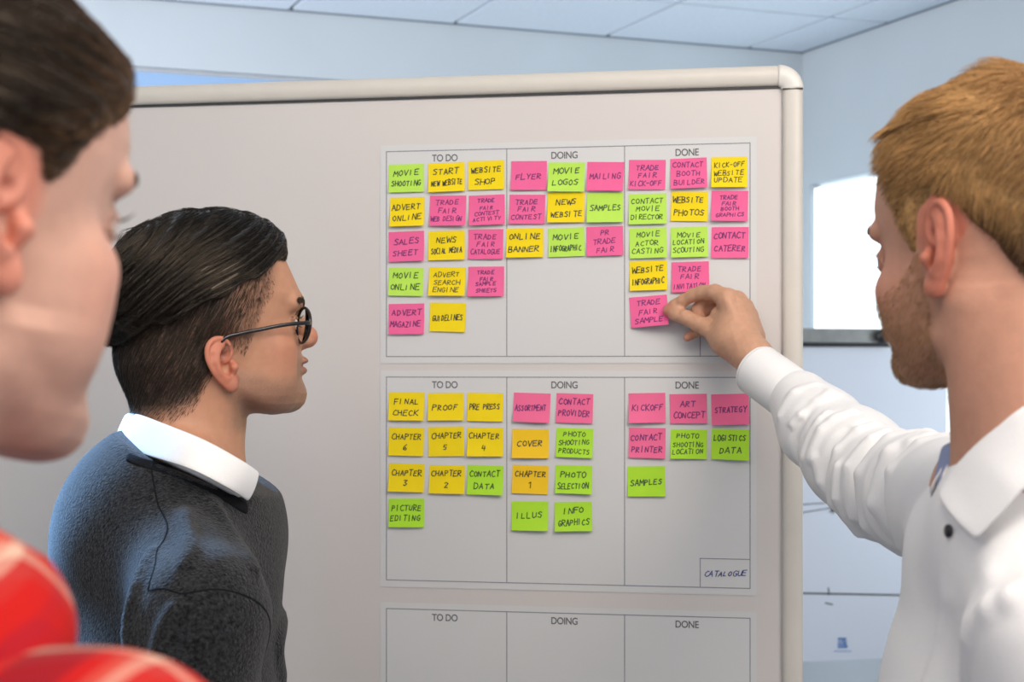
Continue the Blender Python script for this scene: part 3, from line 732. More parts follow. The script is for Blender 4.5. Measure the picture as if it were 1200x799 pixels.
def eye_parts(Hd, parent, iris=(.12,.09,.06)):
    for y in (-1, 1):
        c = np.array([Hd.eye[0], y*Hd.eye[1], Hd.eye[2]]); V = []; F = []; n = 20; m = 14
        for i in range(m+1):
            a = math.pi*i/m
            for j in range(n):
                b = 2*math.pi*j/n; V.append((math.cos(a), math.sin(a)*math.cos(b), math.sin(a)*math.sin(b)))
        V = np.array(V); ang = np.degrees(np.arccos(np.clip(V[:, 0], -1, 1)))
        C = np.where(ang[:, None] < 12, (.01,.01,.01), np.where(ang[:, None] < 29, iris, (.72,.68,.66)))
        F = [(i*n+j, i*n+(j+1) % n, (i+1)*n+(j+1) % n, (i+1)*n+j) for i in range(m) for j in range(n)]
        W = np.array([Hd.wor(c + v*.0122) for v in V]); me = fast_mesh('eye', W, F); set_col(me, C); link('eye', me, M['eye'], parent)

def tidy(fn, pth, mx=.008):
    d = fn(pth.reshape(-1, 3).astype(np.float32)).reshape(pth.shape[:2]); sg = np.linalg.norm(np.diff(pth, axis=1), axis=2)
    return (np.abs(d).max(1) < mx) & (sg.max(1) < .022)
def strands_mesh(paths, rad, col, taper=True):
    """paths: (n, m, 3) polylines -> thin three-sided hairs; rad (n,), col (n,3)"""
    n, m, _ = paths.shape; T = np.gradient(paths, axis=1); T /= np.linalg.norm(T, axis=2)[..., None]+1e-9
    up = np.random.RandomState(1).normal(size=(n, 1, 3)); A = np.cross(T, up); A /= np.linalg.norm(A, axis=2)[..., None]+1e-9; B = np.cross(T, A)
    w_ = np.ones(m) if not taper else np.interp(np.arange(m)/(m-1), [0, .6, 1], [1, .9, .15])
    V = np.stack([paths + rad[:, None, None]*w_[None, :, None]*(math.cos(a)*A + math.sin(a)*B) for a in (0, 2.094, 4.189)], 2)
    base = (np.arange(n)*m*3)[:, None, None]; i = np.arange(m-1)[None, :, None]*3; j = np.arange(3)[None, None, :]; j2 = (j+1) % 3
    F = np.stack([base+i+j, base+i+j2, base+i+3+j2, base+i+3+j], -1).reshape(-1, 4)
    return V.reshape(-1, 3), F, np.repeat(col, m*3, 0)
def grow(fn, P0, flow, length, off0, off1, seg, dirmix=None, rs=None, wob=0):
    """hairs combed along a surface: each step follows the flow and is put back at its height above the surface"""
    P = P0.copy().astype(np.float32); out = []
    for k in range(seg+1):
        t = k/seg; off = off0 + (off1-off0)*t
        for _ in range(2):
            d = fn(P); g = grad(fn, P); P = P - (np.clip(d-off, -.02, .02))[:, None]*g
        out.append(P.copy())
        f = flow(P); f = f - (f*g).sum(1)[:, None]*g; f /= np.linalg.norm(f, axis=1)[:, None]+1e-9
        if wob and rs is not None: f = f + rs.normal(scale=wob, size=f.shape)
        P = (P + f*(length/seg)[:, None]).astype(np.float32)
    return np.stack(out, 1)
def sample_tri(V, F, msk, n, rs):
    """random points on the faces of a mesh whose corners pass the mask"""
    fm = msk[F].all(1); Q = F[fm]; A = np.linalg.norm(np.cross(V[Q[:, 1]]-V[Q[:, 0]], V[Q[:, 2]]-V[Q[:, 0]]), axis=1)
    pick = rs.choice(len(Q), n, p=A/A.sum()); a, b = rs.rand(n, 1), rs.rand(n, 1); q = Q[pick]
    return (V[q[:, 0]]*(1-a)*(1-b) + V[q[:, 1]]*a*(1-b) + V[q[:, 2]]*a*b + V[q[:, 3]]*(1-a)*b).astype(np.float32)
def brow(Hd, parent, col, n=160, rad=.00028, name='eyebrow', dz=.0):
    rs = np.random.RandomState(7)
    fn = lambda P: Hd.bare(P, ears=False, neck=False)
    for y in (-1, 1):
        t = rs.rand(n); ex, ey, ez = Hd.eye
        P = np.stack([ex+.038 - .022*t**1.3, y*(.010+.049*t), ez+.0215+dz+.003*np.sin(t*2.6) + rs.normal(scale=.0030, size=n)], 1)
        pth = grow(fn, P, lambda Q: np.tile(np.array([[-.3, y*1.0, .25]]), (len(Q), 1)), np.full(n, .0055), .0002, .0010, 3)
        W = pth.reshape(-1, 3)*Hd.scale @ Hd.M.T + Hd.o; V, F, C = strands_mesh(W.reshape(pth.shape), np.full(n, rad), np.tile(np.array(col), (n, 1))*rs.uniform(.6, 1.3, (n, 1)))
        me = fast_mesh(name, V, F); set_col(me, C); link(name, me, M['hair_soft'], parent)
def lashes(Hd, parent, n=45):
    rs = np.random.RandomState(9)
    for y in (-1, 1):
        c = np.array([Hd.eye[0], y*Hd.eye[1], Hd.eye[2]]); P = []
        for i in range(n):
            a = rs.uniform(-.75, .75)+y*.1; up = 1 if i % 3 else -1
            d = nrm((math.cos(a), math.sin(a), up*.28)); p0 = c + d*.0132; d2 = nrm(d + np.array([.1, 0, .1*up])); d3 = nrm(d2+np.array([0, 0, .7*up]))
            P.append([p0, p0+d2*.004, p0+d2*.004+d3*(.005 if up > 0 else .002)])
        P = np.array([[Hd.wor(q) for q in s] for s in P]); V, F, C = strands_mesh(P, np.full(n, .00017), np.tile((.03,.02,.015), (n, 1)))
        me = fast_mesh('eyelashes', V, F); set_col(me, C); link('eyelashes', me, M['hair_soft'], parent)

def strip(name, top, bot, mat_, parent, thick=.0016, sub=2, rows=4, bulge=0.0):
    """cloth band between two polylines, thickened"""
    top = np.array(top); bot = np.array(bot); n = len(top); V = []; cen = (top.mean(0)+bot.mean(0))/2
    for r in range(rows+1):
        t = r/rows; P = top*(1-t)+bot*t
        if bulge:
            d = P - cen; d[:, 2] = 0; d /= np.linalg.norm(d, axis=1)[:, None]+1e-9; P = P + d*bulge*math.sin(math.pi*t)
        V += list(P)
    F = [(r*n+i, r*n+i+1, (r+1)*n+i+1, (r+1)*n+i) for r in range(rows) for i in range(n-1)]
    o = link(name, pymesh(name, V, F, True), mat_, parent)
    s = o.modifiers.new('solid', 'SOLIDIFY'); s.thickness = thick; s.offset = 0
    if sub: q = o.modifiers.new('sub', 'SUBSURF'); q.levels = sub; q.render_levels = sub
    return o
def resample(pts, n):
    pts = np.array(pts, float)
    # Catmull-Rom through the points
    P = np.vstack([2*pts[0]-pts[1], pts, 2*pts[-1]-pts[-2]]); out = []
    for i in range(len(pts)-1):
        p0, p1, p2, p3 = P[i:i+4]
        for t in np.linspace(0, 1, 12, endpoint=False):
            out.append(.5*((2*p1)+(-p0+p2)*t+(2*p0-5*p1+4*p2-p3)*t*t+(-p0+3*p1-3*p2+p3)*t**3))
    out.append(pts[-1]); out = np.array(out); s = np.r_[0, np.cumsum(np.linalg.norm(np.diff(out, axis=0), axis=1))]
    return np.stack([np.interp(np.linspace(0, s[-1], n), s, out[:, k]) for k in range(3)], 1)

def lower_body(parent, hipc, fwd, mat_tr, width=.085):
    """trousers and shoes down to the floor (below the frame)"""
    hipc = np.array(hipc, float); f = nrm((fwd[0], fwd[1], 0)); l = np.array([-f[1], f[0], 0])
    feet = [hipc*[1, 1, 0] + l*s*width*1.15 for s in (-1, 1)]
    def fn(P):
        F = Fld(P); F.D[:] = .3
        D = s_ell(P, hipc, (.15, .15, .12))
        for s, ft_ in zip((-1, 1), feet):
            hp = hipc + l*s*width - np.array([0, 0, .04]); kn = (hp + ft_)/2 + f*.015; kn[2] = .48
            D = smin(D, s_cap(P, hp, kn, .088, .062), .03); D = smin(D, s_cap(P, kn, ft_ + np.array([0, 0, .06]), .062, .052), .02)
        return smax(D, .05 - P[:, 2], .004)
    V, F = surface(fn, hipc*[1, 1, 0]-[.3, .3, .0], hipc + [.3, .3, .16], .010); link('trousers', fast_mesh('trousers', V, F), mat_tr, parent)
    for ft_ in feet:
        def g(P):
            D = s_cap(P, ft_ - f*.03 + np.array([0, 0, .040]), ft_ + f*.15 + np.array([0, 0, .030]), .042, .040); D = smin(D, s_cap(P, ft_ + np.array([0, 0, .04]), ft_ + np.array([0, 0, .09]), .042, .045), .02)
            return smax(D, -P[:, 2] + .001, .003)
        V, F = surface(g, ft_ - [.25, .25, .012], ft_ + [.25, .25, .16], .008); link('shoe', fast_mesh('shoe', V, F), M['shoe'], parent)

def garment_fn(sh_r, sh_l, neck_c, chest_c, hip_c, fwd, r_sh=.075, chest=(.125, .185, .25), waist=(.115, .16, .2), arms=(), belly=None):
    f = nrm((fwd[0], fwd[1], 0)); l = np.array([-f[1], f[0], 0.0]); Rm = np.stack([f, l, [0, 0, 1]], 1)
    def fn(P):
        F = Fld(P, s_ell(P, chest_c, chest, Rm))
        F.D = smin(F.D, s_ell(P, hip_c, waist, Rm), .06)
        for s_ in (sh_r, sh_l):
            F.cap(neck_c, s_, .058, r_sh, .05)
        for pts, rad in arms: F.chain(pts, rad, .03, .022)
        return F.D
    return fn

# ------------------------------------------------------------------ man in the charcoal sweater
def man_sweater():
    Y = 1.57; yaw = R(11.3+15)
    canal = at(270, 430, Y); fwd = np.array([math.cos(yaw), math.sin(yaw), 0]); rgt = np.array([math.sin(yaw), -math.cos(yaw), 0])
    org = canal - rgt*.070; org[2] += .038       # his ears sit low: the head is tipped back
    org = org + np.array([0, 0, 0])
    face = dict(z=[-.0945,-.092,-.088,-.080,-.069,-.060,-.054,-.049,-.041,-.028,-.016,0,.02,.033,.042,.047,.060,.074,.091,.105,.12],
                xf=[.076,.086,.094,.1035,.108,.106,.104,.103,.103,.103,.102,.097,.093,.094,.0985,.1,.094,.087,.079,.068,.05],
                xb=[.056,.045,.034,.018,.000,-.014,-.022,-.027,-.034,-.043,-.05,-.055,-.058,-.06,-.06,-.06,-.06,-.06,-.055,-.05,-.03],
                W=[.018,.026,.033,.041,.048,.052,.054,.056,.058,.061,.063,.066,.068,.069,.070,.0705,.0705,.0695,.064,.056,.044])
    H = Head(org, yaw, face=face, ear=(.000, .070, -.036), ear_tilt=14, ear_h=.95, eye=(.0775, .031, .014), ear_flare=15,
             nose=dict(nasion=(.092, .026), tip=(.1165, -.003), base=(.104, -.012)),
             neck=((-.030, 0, -.05), (-.040, 0, -.17)), neck_r=(.057, .060), skull=((-.012, 0, .038), (.090, .0745, .088)), occ=((-.056, 0, -.022), (.056, .056, .062)), chin=(.0895, -.0735, .0165))
    root = empty('person', (org[0], org[1], 0))
    tag(root, 'person with slicked black hair and round glasses in a charcoal sweater, facing the whiteboard', 'person')
    def par(o): o.location = -Vector((org[0], org[1], 0)); return o
    n0 = H.wor((-.045, 0, -.155))
    sh_r = np.array([-.303, 1.375, 1.335]); sh_l = np.array([-.395, 1.725, 1.365]); neck = np.array([-.374, 1.565, 1.452])
    chest = np.array([-.385, 1.575, 1.20]); hip = np.array([-.385, 1.60, .95]); tf = nrm((.93, .36, 0))
    el_r = sh_r + np.array([-.02, -.035, -.29]); el_l = sh_l + np.array([.0, .03, -.29])
    wr_r = el_r + np.array([.13, .06, -.21]); wr_l = el_l + np.array([.13, .0, -.21])
    # body
    def body(P):
        L = H.loc(P); D = np.full(len(P), .3, np.float32)
        m = np.nonzero(np.linalg.norm(L - np.array([0, 0, -.02], np.float32), axis=1) < .26)[0]
        if len(m): D[m] = H.bare(L[m])
        F = Fld(P, D); F.cap(H.wor((-.04, 0, -.15)), neck, .058, .055, .02); F.cap(neck, sh_r, .04, .045, .03); F.cap(neck, sh_l, .04, .045, .03)
        F.ell(chest, (.10, .10, .22), .04); F.ell(hip, (.10, .10, .14), .05)
        return F.D
    def lower(P):
        D = body(P); F = Fld(P, D)
        F.chain([sh_r, el_r, wr_r], [.045, .038, .026], .015, .03); F.chain([sh_l, el_l, wr_l], [.045, .038, .026], .015, .03)
        for wq in (wr_r, wr_l):
            F.ell(wq + np.array([.03, .01, -.035]), (.035, .018, .045), .012)
            for i in range(4):
                b0 = wq + np.array([.035+.014*i-.02, .01, -.065]); F.chain([b0, b0+np.array([.012, 0, -.03]), b0+np.array([.004, 0, -.055])], [.009, .008, .007], .004, .006)
            F.chain([wq+np.array([.05, .01, -.02]), wq+np.array([.072, .0, -.045]), wq+np.array([.075, 0, -.07])], [.011, .010, .008], .004, .008)
        return F.D
    zc = 1.442
    V1, F1 = surface(body, org - [.16, .16, org[2]-zc], org + [.16, .16, .16], .0016)
    V2, F2 = surface(lambda P: smax(lower(P), P[:, 2]-zc-.002, .001), [-.60, 1.15, .72], [-.08, 1.95, zc+.02], .006)
    V, F = merge([(V1, F1), (V2, F2)])
    stub = ((.20,.12,.09), .55, lambda L: np.where(L[:, 0] > .085, -.018, -.045) + .35*np.clip(.05-L[:, 0], 0, 1))
    L, C = skin_color(H, V, (.53,.27,.165), (.45,.16,.13), stub)
    # short clipped sides: dark scalp fading into the skin
    fade_lo = np.interp(L[:, 0], [-.12, -.06, -.035, -.018, .0, .012, .018, .04, .062, .075], [-.105, -.100, -.085, -.045, -.030, -.022, -.030, .026, .055, .080])
    fd_ = np.clip((L[:, 2]-fade_lo)/.022, 0, 1)*np.clip((.062-L[:, 0])/.02, 0, 1); fd_ = fd_*(.8+.3*hash_noise(len(V), 4))
    e = H.ear; isear = (np.abs(L[:, 1]) > .0745) & (np.linalg.norm((L[:, [0, 2]] - np.array([e[0]-.010, e[2]]))/np.array([.028, .038]), axis=1) < 1)
    fd_ = np.clip(fd_, 0, 1)*np.where(isear, 0, 1)
    deep = np.clip((.045-L[:, 0])/.06, .55, 1)*.95
    C = C*(1-(fd_*deep)[:, None]) + np.array([.018, .014, .012])*(fd_*deep)[:, None]
    me = fast_mesh('body', V, F); set_col(me, C); par(link('body', me, M['skin_l'], root))
    eye_parts(H, root)
    for o in root.children:
        if o.name.startswith('eye'): par(o)
    brow(H, root, (.03,.02,.015), 600, .00035); lashes(H, root)
    # long hair on top: a combed volume
    def hv(L, groove=True):
        D = s_ell(L, (-.026, 0, .044), (.104, .087, .094))
        D = smin(D, s_ell(L, (.004, 0, .056), (.084, .0845, .086)), .02)
        D = smin(D, s_ell(L, (.040, .004, .096), (.043, .058, .033)), .03)
        D = smin(D, s_ell(L, (-.092, 0, .022), (.030, .055, .046)), .03)
        D = smin(D, s_cap(L, (-.108, -.012, .010), (-.124, -.014, -.006), .016, .004), .012)
        lower_ = (.050 + .50*L[:, 0]) - L[:, 2]
        lower_ = lower_ + .004*np.sin(L[:, 0]*130) 
        D = smax(D, lower_*.9, .010)
        D = smax(D, L[:, 0]-.078-.35*np.maximum(L[:, 2]-.1, 0), .012)
        if groove:
            q = L[:, 2] - .62*L[:, 0] + 4*np.maximum(0, -.035-L[:, 0])**2 + .30*np.abs(L[:, 1])
            D = D + .0010*np.sin(q*640 + 4*np.sin(L[:, 0]*28)) + .0012*np.sin(q*290+1.3*np.sin(L[:, 0]*40)+1) + .0009*np.sin(q*1100+3*np.sin(L[:, 0]*50)) + .0010*vnoise(L, 55, 2)
        return D.astype(np.float32)
    Vh, Fh = surface(lambda P: hv(P), (-.15, -.11, -.05), (.11, .11, .16), .0016)
    scalp = lambda P: hv(P, False)
    Wv = Vh @ H.M.T + H.o; me = fast_mesh('hair', Wv, Fh)
    rs = np.random.RandomState(3); n = 15000
    root_pts = sample_tri(Vh, Fh, Vh[:, 2] > .05+.5*Vh[:, 0]-.0, n, rs)
    def flow(P):
        side = np.sign(P[:, 1]+.02)
        top = np.clip((P[:, 2]-.07)/.06, 0, 1)
        return np.stack([-np.ones(len(P)), side*(.35*top), -.62 - 8*np.maximum(0, -.035-P[:, 0])], 1)
    lock = vnoise(root_pts*np.array([.3, 1, 1], np.float32), 260, 5)
    ln_ = rs.uniform(.03, .075, n); pth = grow(lambda P: hv(P), root_pts, flow, ln_, .0002, .0012, 7)
    ok_ = tidy(hv, pth); pth = pth[ok_]; n = len(pth); lock = lock[ok_]
    pth += (rs.normal(scale=.0004, size=(n, 1, 3)) + (lock*.0006)[:, None, None])
    W = pth.reshape(-1, 3) @ H.M.T + H.o
    base = np.array([.010, .0080, .0066])*rs.uniform(.4, 1.7, (n, 1)); V_, F_, C_ = strands_mesh(W.reshape(pth.shape), np.full(n, .00024), base)
    Va, Fa = merge([(Wv.astype(np.float32), Fh), (V_.astype(np.float32), F_)]); Ca = np.vstack([np.tile((.010,.008,.007), (len(Wv), 1)), C_])
    me = fast_mesh('hair', Va, Fa); set_col(me, Ca); par(link('hair', me, M['hair_black'], root))
    # clipped hair on the sides and nape
    fnb = lambda P: H.bare(P, ears=False, eyeholes=False)
    lo_ = np.interp(V1_l(V1, H)[:, 0], [-.12, -.06, -.035, -.018, .0, .012, .018, .04, .062, .075], [-.105, -.100, -.085, -.045, -.026, -.018, -.026, .030, .058, .085])
    L1 = V1_l(V1, H); ie = (np.abs(L1[:, 1]) > .073) & (np.linalg.norm((L1[:, [0, 2]] - np.array([e[0]-.010, e[2]]))/np.array([.027, .036]), axis=1) < 1)
    okm = (L1[:, 2] > lo_) & (L1[:, 2] < .07+.5*L1[:, 0]) & (L1[:, 0] < .052) & ~ie
    n = 9000; rp = sample_tri(L1, F1, okm, n, rs)
    thick = np.clip((rp[:, 2]-np.interp(rp[:, 0], [-.12, -.035, 0, .04, .075], [-.105, -.085, -.02, .03, .08]))/.035, .25, 1)*np.clip((.060-rp[:, 0])/.05, .2, 1)
    pth = grow(fnb, rp, lambda P: np.tile(np.array([[-.55, 0, -1.0]]), (len(P), 1)), .010*thick+.002, .0002, .0035, 3)
    pth = pth[:, :, :] ; pth += rs.normal(scale=.0004, size=(n, 1, 3)); W = pth.reshape(-1, 3) @ H.M.T + H.o
    V_, F_, C_ = strands_mesh(W.reshape(pth.shape), .00012+.00010*thick, np.array([.020, .015, .012])*rs.uniform(.4, 1.8, (n, 1)))
    me = fast_mesh('clipped_hair', V_, F_); set_col(me, C_); par(link('clipped_hair', me, M['hair_soft'], root))
    # glasses
    g = empty('glasses'); g.parent = root; g['label'] = 'thin black round-rimmed glasses'
    def gl(o): o.location = -Vector((org[0], org[1], 0)); return o
    ring = {}
    for y in (-1, 1):
        P = []
        for k in range(40):
            a = 2*math.pi*k/40; dy = .0245*math.cos(a); dz = .0205*math.sin(a)*(1 - .06*math.cos(a)*y)
            P.append(H.wor((.0965 + .0*dy + .08*dz, y*.034+dy, .0105+dz)))
        m_ = MB(); m_.tube(P, .0017, 8, closed=True, ry=1.3); gl(m_.build('rim', M['frame'], g, smooth=True))
        c = np.mean(P, 0); m2 = MB(); m2.add([c] + P, [(0, 1+k, 1+(k+1) % 40) for k in range(40)]); lo = gl(m2.build('lens', M['lens'], g, smooth=True))
        so = lo.modifiers.new('s', 'SOLIDIFY'); so.thickness = .0012; so.offset = 0
        T = [(.0950, y*.0610, .0125), (.088, y*.0675, .0125), (.060, y*.0735, .0095), (.030, y*.0745, .0035), (.008, y*.0765, -.001), (-.008, y*.0765, -.006), (-.020, y*.0735, -.022)]
        m3 = MB(); m3.tube([H.wor(p) for p in resample(T, 26)], np.interp(np.linspace(0, 1, 26), [0, .1, 1], [.0021, .0015, .0014]), 8, ry=1.5); gl(m3.build('temple', M['frame'], g, smooth=True))
        m4 = MB(); q = [H.wor((.0955, y*.0535, .0125)), H.wor((.0935, y*.060, .0125)), H.wor((.0885, y*.0665, .0125))]; m4.tube(q, [.0022, .003, .0022], 8); gl(m4.build('hinge', M['frame'], g, smooth=True))
    m_ = MB(); m_.tube([H.wor(p) for p in ((.0985, -.0115, .014), (.102, -.005, .0165), (.102, .005, .0165), (.0985, .0115, .014))], .0014, 8); gl(m_.build('bridge', M['frame'], g, smooth=True))
    # sweater
    gf = garment_fn(sh_r, sh_l, neck + np.array([-.011, 0, -.030]), chest, hip, tf, r_sh=.062, chest=(.118, .170, .25), waist=(.118, .15, .30),
                    arms=[([sh_r, sh_r+np.array([-.012, -.012, -.10]), el_r, wr_r], [.065, .065, .058, .044]), ([sh_l, el_l, wr_l], [.066, .058, .044])])
    bk = at(88, 640, 1.62)
    def neckvol(P):
        F = Fld(P, gf(P)); F.ell(bk + np.array([.115, .0, -.0]), (.13, .15, .15), .05); F.ell(np.array([-.395, 1.60, 1.40]), (.10, .12, .085), .05)
        F.ell(neck + np.array([-.004, 0, -.035]), (.080, .086, .074), .035); return F.D
    def near_hit(pts, fn):
        out = []
        for px, py in pts:
            Ys = np.arange(1.15, 1.9, .002); Q = np.array([at(px, py, y) for y in Ys], np.float32); d = fn(Q); k_ = np.nonzero(d < .001)[0]; out.append(Q[k_[0]] if len(k_) else Q[int(np.argmin(d))])
        return resample(out, 10)
    folds = [(near_hit(q, neckvol), r) for q, r in (([(176,648), (160,690), (150,740), (152,799)], .0045), ([(205,712), (186,750), (178,799)], .0045), ([(250,590), (272,628), (298,668)], .004), ([(215,600), (222,640), (215,662)], .0035), ([(330,720), (322,760), (328,799)], .004))]
    def sw(P):
        D = gf(P); F = Fld(P, D)
        F.ell(bk + np.array([.115, .0, -.0]), (.13, .15, .15), .05)
        F.ell(np.array([-.395, 1.60, 1.40]), (.10, .12, .085), .05)
        F.ell(neck + np.array([-.004, 0, -.035]), (.080, .086, .074), .035)
        for fp, fr in folds: F.chain(list(fp), fr, .008, .014)
        D = F.D
        # folds running from the armhole
        D = D + .0028*vnoise(P*np.array([1, 1, .5], np.float32), 45, 11)*np.clip((1.44-P[:, 2])/.1, 0, 1)
        for a, b, r in ((at(212, 690, 1.36), at(175, 790, 1.36), .010), (at(190, 640, 1.40), at(165, 700, 1.40), .006)):
            pass
        cv = H.wor((-.038, 0, -.13)); D = smax(D, -s_cap(P, cv + np.array([0, 0, -.03]), cv + np.array([.004, 0, .2]), .050, .056), .006)
        D = smax(D, (P[:, 2] - (1.505 - .42*(P[:, 0]+.438)))*.93, .005)
        return smax(D, .90-P[:, 2], .004).astype(np.float32)
    Vs, Fs = surface(sw, [-.66, 1.12, .68], [-.06, 1.98, 1.56], .0042)
    par(link('sweater', fast_mesh('sweater', Vs, Fs), M['sweater'], root))
    # neck rib and seams as raised cords laid on the knit
    def onto(pts, off):
        P = np.array(pts, np.float32)
        for _ in range(8):
            d = sw(P); gg = grad(sw, P, .003); P = P - ((d-off)*.9)[:, None]*gg
        return P
    seams = [[at(178, 545, 1.50), at(180, 590, 1.42), at(176, 640, 1.36), at(170, 690, 1.33)],
             [at(170, 690, 1.33), at(215, 672, 1.29), at(270, 664, 1.29), at(300, 685, 1.32), at(315, 725, 1.37), at(320, 790, 1.40)]]
    for s_ in seams:
        m_ = MB(); m_.tube(onto(resample(s_, 40), -.0004), .0012, 6); par(m_.build('seam', M['rib'], root, smooth=True))
    # collar: a folded band round the neck, points spread at the throat
    cc = H.wor((-.038, 0, -.12)); lax = -rgt
    ax2 = nrm(lax + .0*fwd)
    def both(near):
        near = [at(*q) for q in near]; far = [p - 2*np.dot(p-cc, ax2)*ax2 for p in near[::-1]]
        return resample(near + far, 70)
    tp = [(304,553,1.520), (282,538,1.487), (240,515,1.470), (198,498,1.497), (166,486,1.560)]
    bt = [(291,588,1.512), (266,572,1.462), (225,551,1.448), (185,538,1.480), (152,528,1.560)]
    par(strip('shirt_collar', both(tp), both(bt), M['shirt'], root, .0022, 1, 4, .003))
    tp2 = [(296,546,1.535), (280,538,1.495), (240,516,1.478), (198,499,1.503), (168,487,1.562)]
    bt2 = [(292,592,1.540), (270,580,1.500), (232,560,1.480), (196,545,1.505), (165,535,1.562)]
    par(strip('collar_stand', both(tp2), both(bt2), M['shirt'], root, .0018, 1, 2))
    def hit(pts, fn, Y0=1.2, off=.0004):
        out = []
        for px, py in pts:
            Ys = np.arange(Y0, 1.9, .0015); Q = np.array([at(px, py, y) for y in Ys], np.float32); d = fn(Q); k_ = np.nonzero(d < off)[0]; out.append(Q[k_[0]] if len(k_) else Q[int(np.argmin(d))])
        return [np.array(q, float) for q in out]
    def bothw(near):
        far = [p - 2*np.dot(p-cc, ax2)*ax2 for p in near[::-1]]; return resample(list(near) + far, 80)
    rt = hit([(152,531), (168,537), (190,543), (215,551), (240,561), (262,573), (280,584), (289,590)], sw)
    rb = hit([(147,540), (163,547), (186,554), (212,563), (237,573), (259,585), (278,597), (289,603)], sw)
    par(strip('neck_rib', resample(rt, 40), resample(rb, 40), M['rib'], root, .0045, 1, 3, .001))
    lower_body(root, (hip[0], hip[1], .88), tf, M['trousers'])
    for o in root.children:
        if o.location.length < 1e-6 and o.type != 'EMPTY': par(o)
def V1_l(V, H): return H.loc(V.astype(np.float32))
man_sweater()

# ------------------------------------------------------------------ man in the white shirt, pinning a note
def short_hair(H, root, par, V1, F1, lo_pts, hi_front, colfn, n, lenfn, crown, lift, rad, rs, name='hair', matn='hair_soft', cap_off=.0035):
    """cropped hair: a thin cap over the scalp with hairs growing outwards from the crown"""
    def region(L):                         # > 0 inside the hair-bearing scalp
        lo = np.interp(L[:, 0], lo_pts[0], lo_pts[1]); return L[:, 2] - lo
    def capf(L):
        d = H.bare(L, ears=False, eyeholes=False); q = region(L)
        return smax(d - np.clip(q*.22, -.004, cap_off), -q*.7, .003) + .0007*vnoise(L, 260, 4)
    Vc, Fc = surface(lambda P: smax(capf(P), -.004-H.bare(P, ears=False, eyeholes=False), .001), (-.14, -.11, -.11), (.13, .11, .17), .0022)
    fnb = lambda P: H.bare(P, ears=False, eyeholes=False)
    rp = sample_tri(Vc, Fc, region(Vc) > .0015, n, rs); cr_pt = np.array(crown)
    def flow(P):
        d = P - cr_pt; d /= np.linalg.norm(d, axis=1)[:, None]+1e-6; return d + np.array([.25, 0, -.25])
    q = region(rp); ln_ = lenfn(rp)*np.clip(q/.02, .35, 1)*rs.uniform(.7, 1.25, n)
    P = rp; pth = []; g0 = grad(fnb, rp); fl_ = flow(rp); fl_ -= (fl_*g0).sum(1)[:, None]*g0; fl_ /= np.linalg.norm(fl_, axis=1)[:, None]+1e-6
    tw = np.cross(fl_, g0); cl = vnoise(rp, 110, 8)*.35
    fl_ = fl_ + tw*(cl + rs.normal(scale=.16, size=n))[:, None]; lf = lift(rp)*(1 + .5*vnoise(rp, 90, 9))
    for k in range(6):
        t = k/5; pth.append(rp - g0*.0004 + fl_*(ln_*t)[:, None]*(1-.1*t) + g0*(ln_*lf*t*(1-.45*t))[:, None] - g0*((ln_*t)**2/.17)[:, None])
    pth = np.stack(pth, 1); W = pth.reshape(-1, 3)*H.scale @ H.M.T + H.o
    V_, F_, C_ = strands_mesh(W.reshape(pth.shape), np.full(n, rad)*rs.uniform(.7, 1.2, n), colfn(rp)*rs.uniform(.55, 1.45, (n, 1)))
    Wc = Vc*H.scale @ H.M.T + H.o
    Va, Fa = merge([(Wc.astype(np.float32), Fc), (V_.astype(np.float32), F_)]); me = fast_mesh(name, Va, Fa); set_col(me, np.vstack([colfn(Vc)*.62*(.55+.9*hash_noise(len(Vc), 6))[:, None], C_]))
    par(link(name, me, M[matn], root))

def hand_right(F, yb):
    """right hand seen from the back, thumb below, pinching a paper corner between thumb and forefinger"""
    a = lambda x, y, d: at(x, y, byd(x) - .004 - d)
    # wrist, palm and the pad of the thumb
    F.chain([a(905,443,.120), a(881,416,.092), a(862,394,.072)], [.0265, .0235, .0255], .015, .015)
    F.chain([a(868,392,.070), a(852,350,.064)], [.021, .0135], .01, .014)
    F.chain([a(873,392,.060), a(864,352,.052)], [.021, .0125], .01, .012)
    F.chain([a(878,394,.050), a(873,360,.040)], [.019, .0115], .01, .012)
    F.chain([a(880,398,.042), a(879,370,.028)], [.017, .0105], .01, .012)
    F.chain([a(866,412,.070), a(850,398,.062), a(832,384,.048)], [.018, .0185, .0125], .015, .016)
    F.chain([a(858,382,.064), a(842,368,.050)], [.0185, .0105], .01, .012)
    # thumb
    F.chain([a(838,388,.052), a(818,379,.040), a(804,372,.031), a(793,368,.022), a(783,364.5,.0135)], [.0125, .0108, .0098, .0098, .0070], .005, .008)
    # forefinger over the top, bent down onto the thumb
    F.chain([a(852,350,.064), a(838,342.5,.052), a(823,343,.038), a(812,346,.030), a(801,352,.022), a(791,357.5,.016), a(785,361,.0115)], [.0132, .0108, .0098, .0088, .0082, .0078, .0066], .004, .006)
    # the other fingers curl under, seen through the gap
    F.chain([a(864,352,.052), a(842,347,.034), a(826,352,.020), a(818,363,.018), a(822,373,.026)], [.0122, .0102, .0095, .0088, .0076], .004, .004)
    F.chain([a(873,360,.040), a(850,354,.024), a(833,359,.015), a(820,376,.016), a(818,388,.020)], [.0112, .0098, .0092, .0085, .0072], .004, .004)
    F.chain([a(879,370,.028), a(858,366,.018), a(838,374,.012), a(818,388,.014), a(806,395,.018)], [.0102, .0088, .0082, .0074, .0062], .004, .004)
    # extensor cords and knuckles
    for p, q in (((869,396,.088), (853,352,.0765)), ((876,396,.078), (865,354,.0655))):
        F.cap(a(*p), a(*q), .0022, .003, .008)

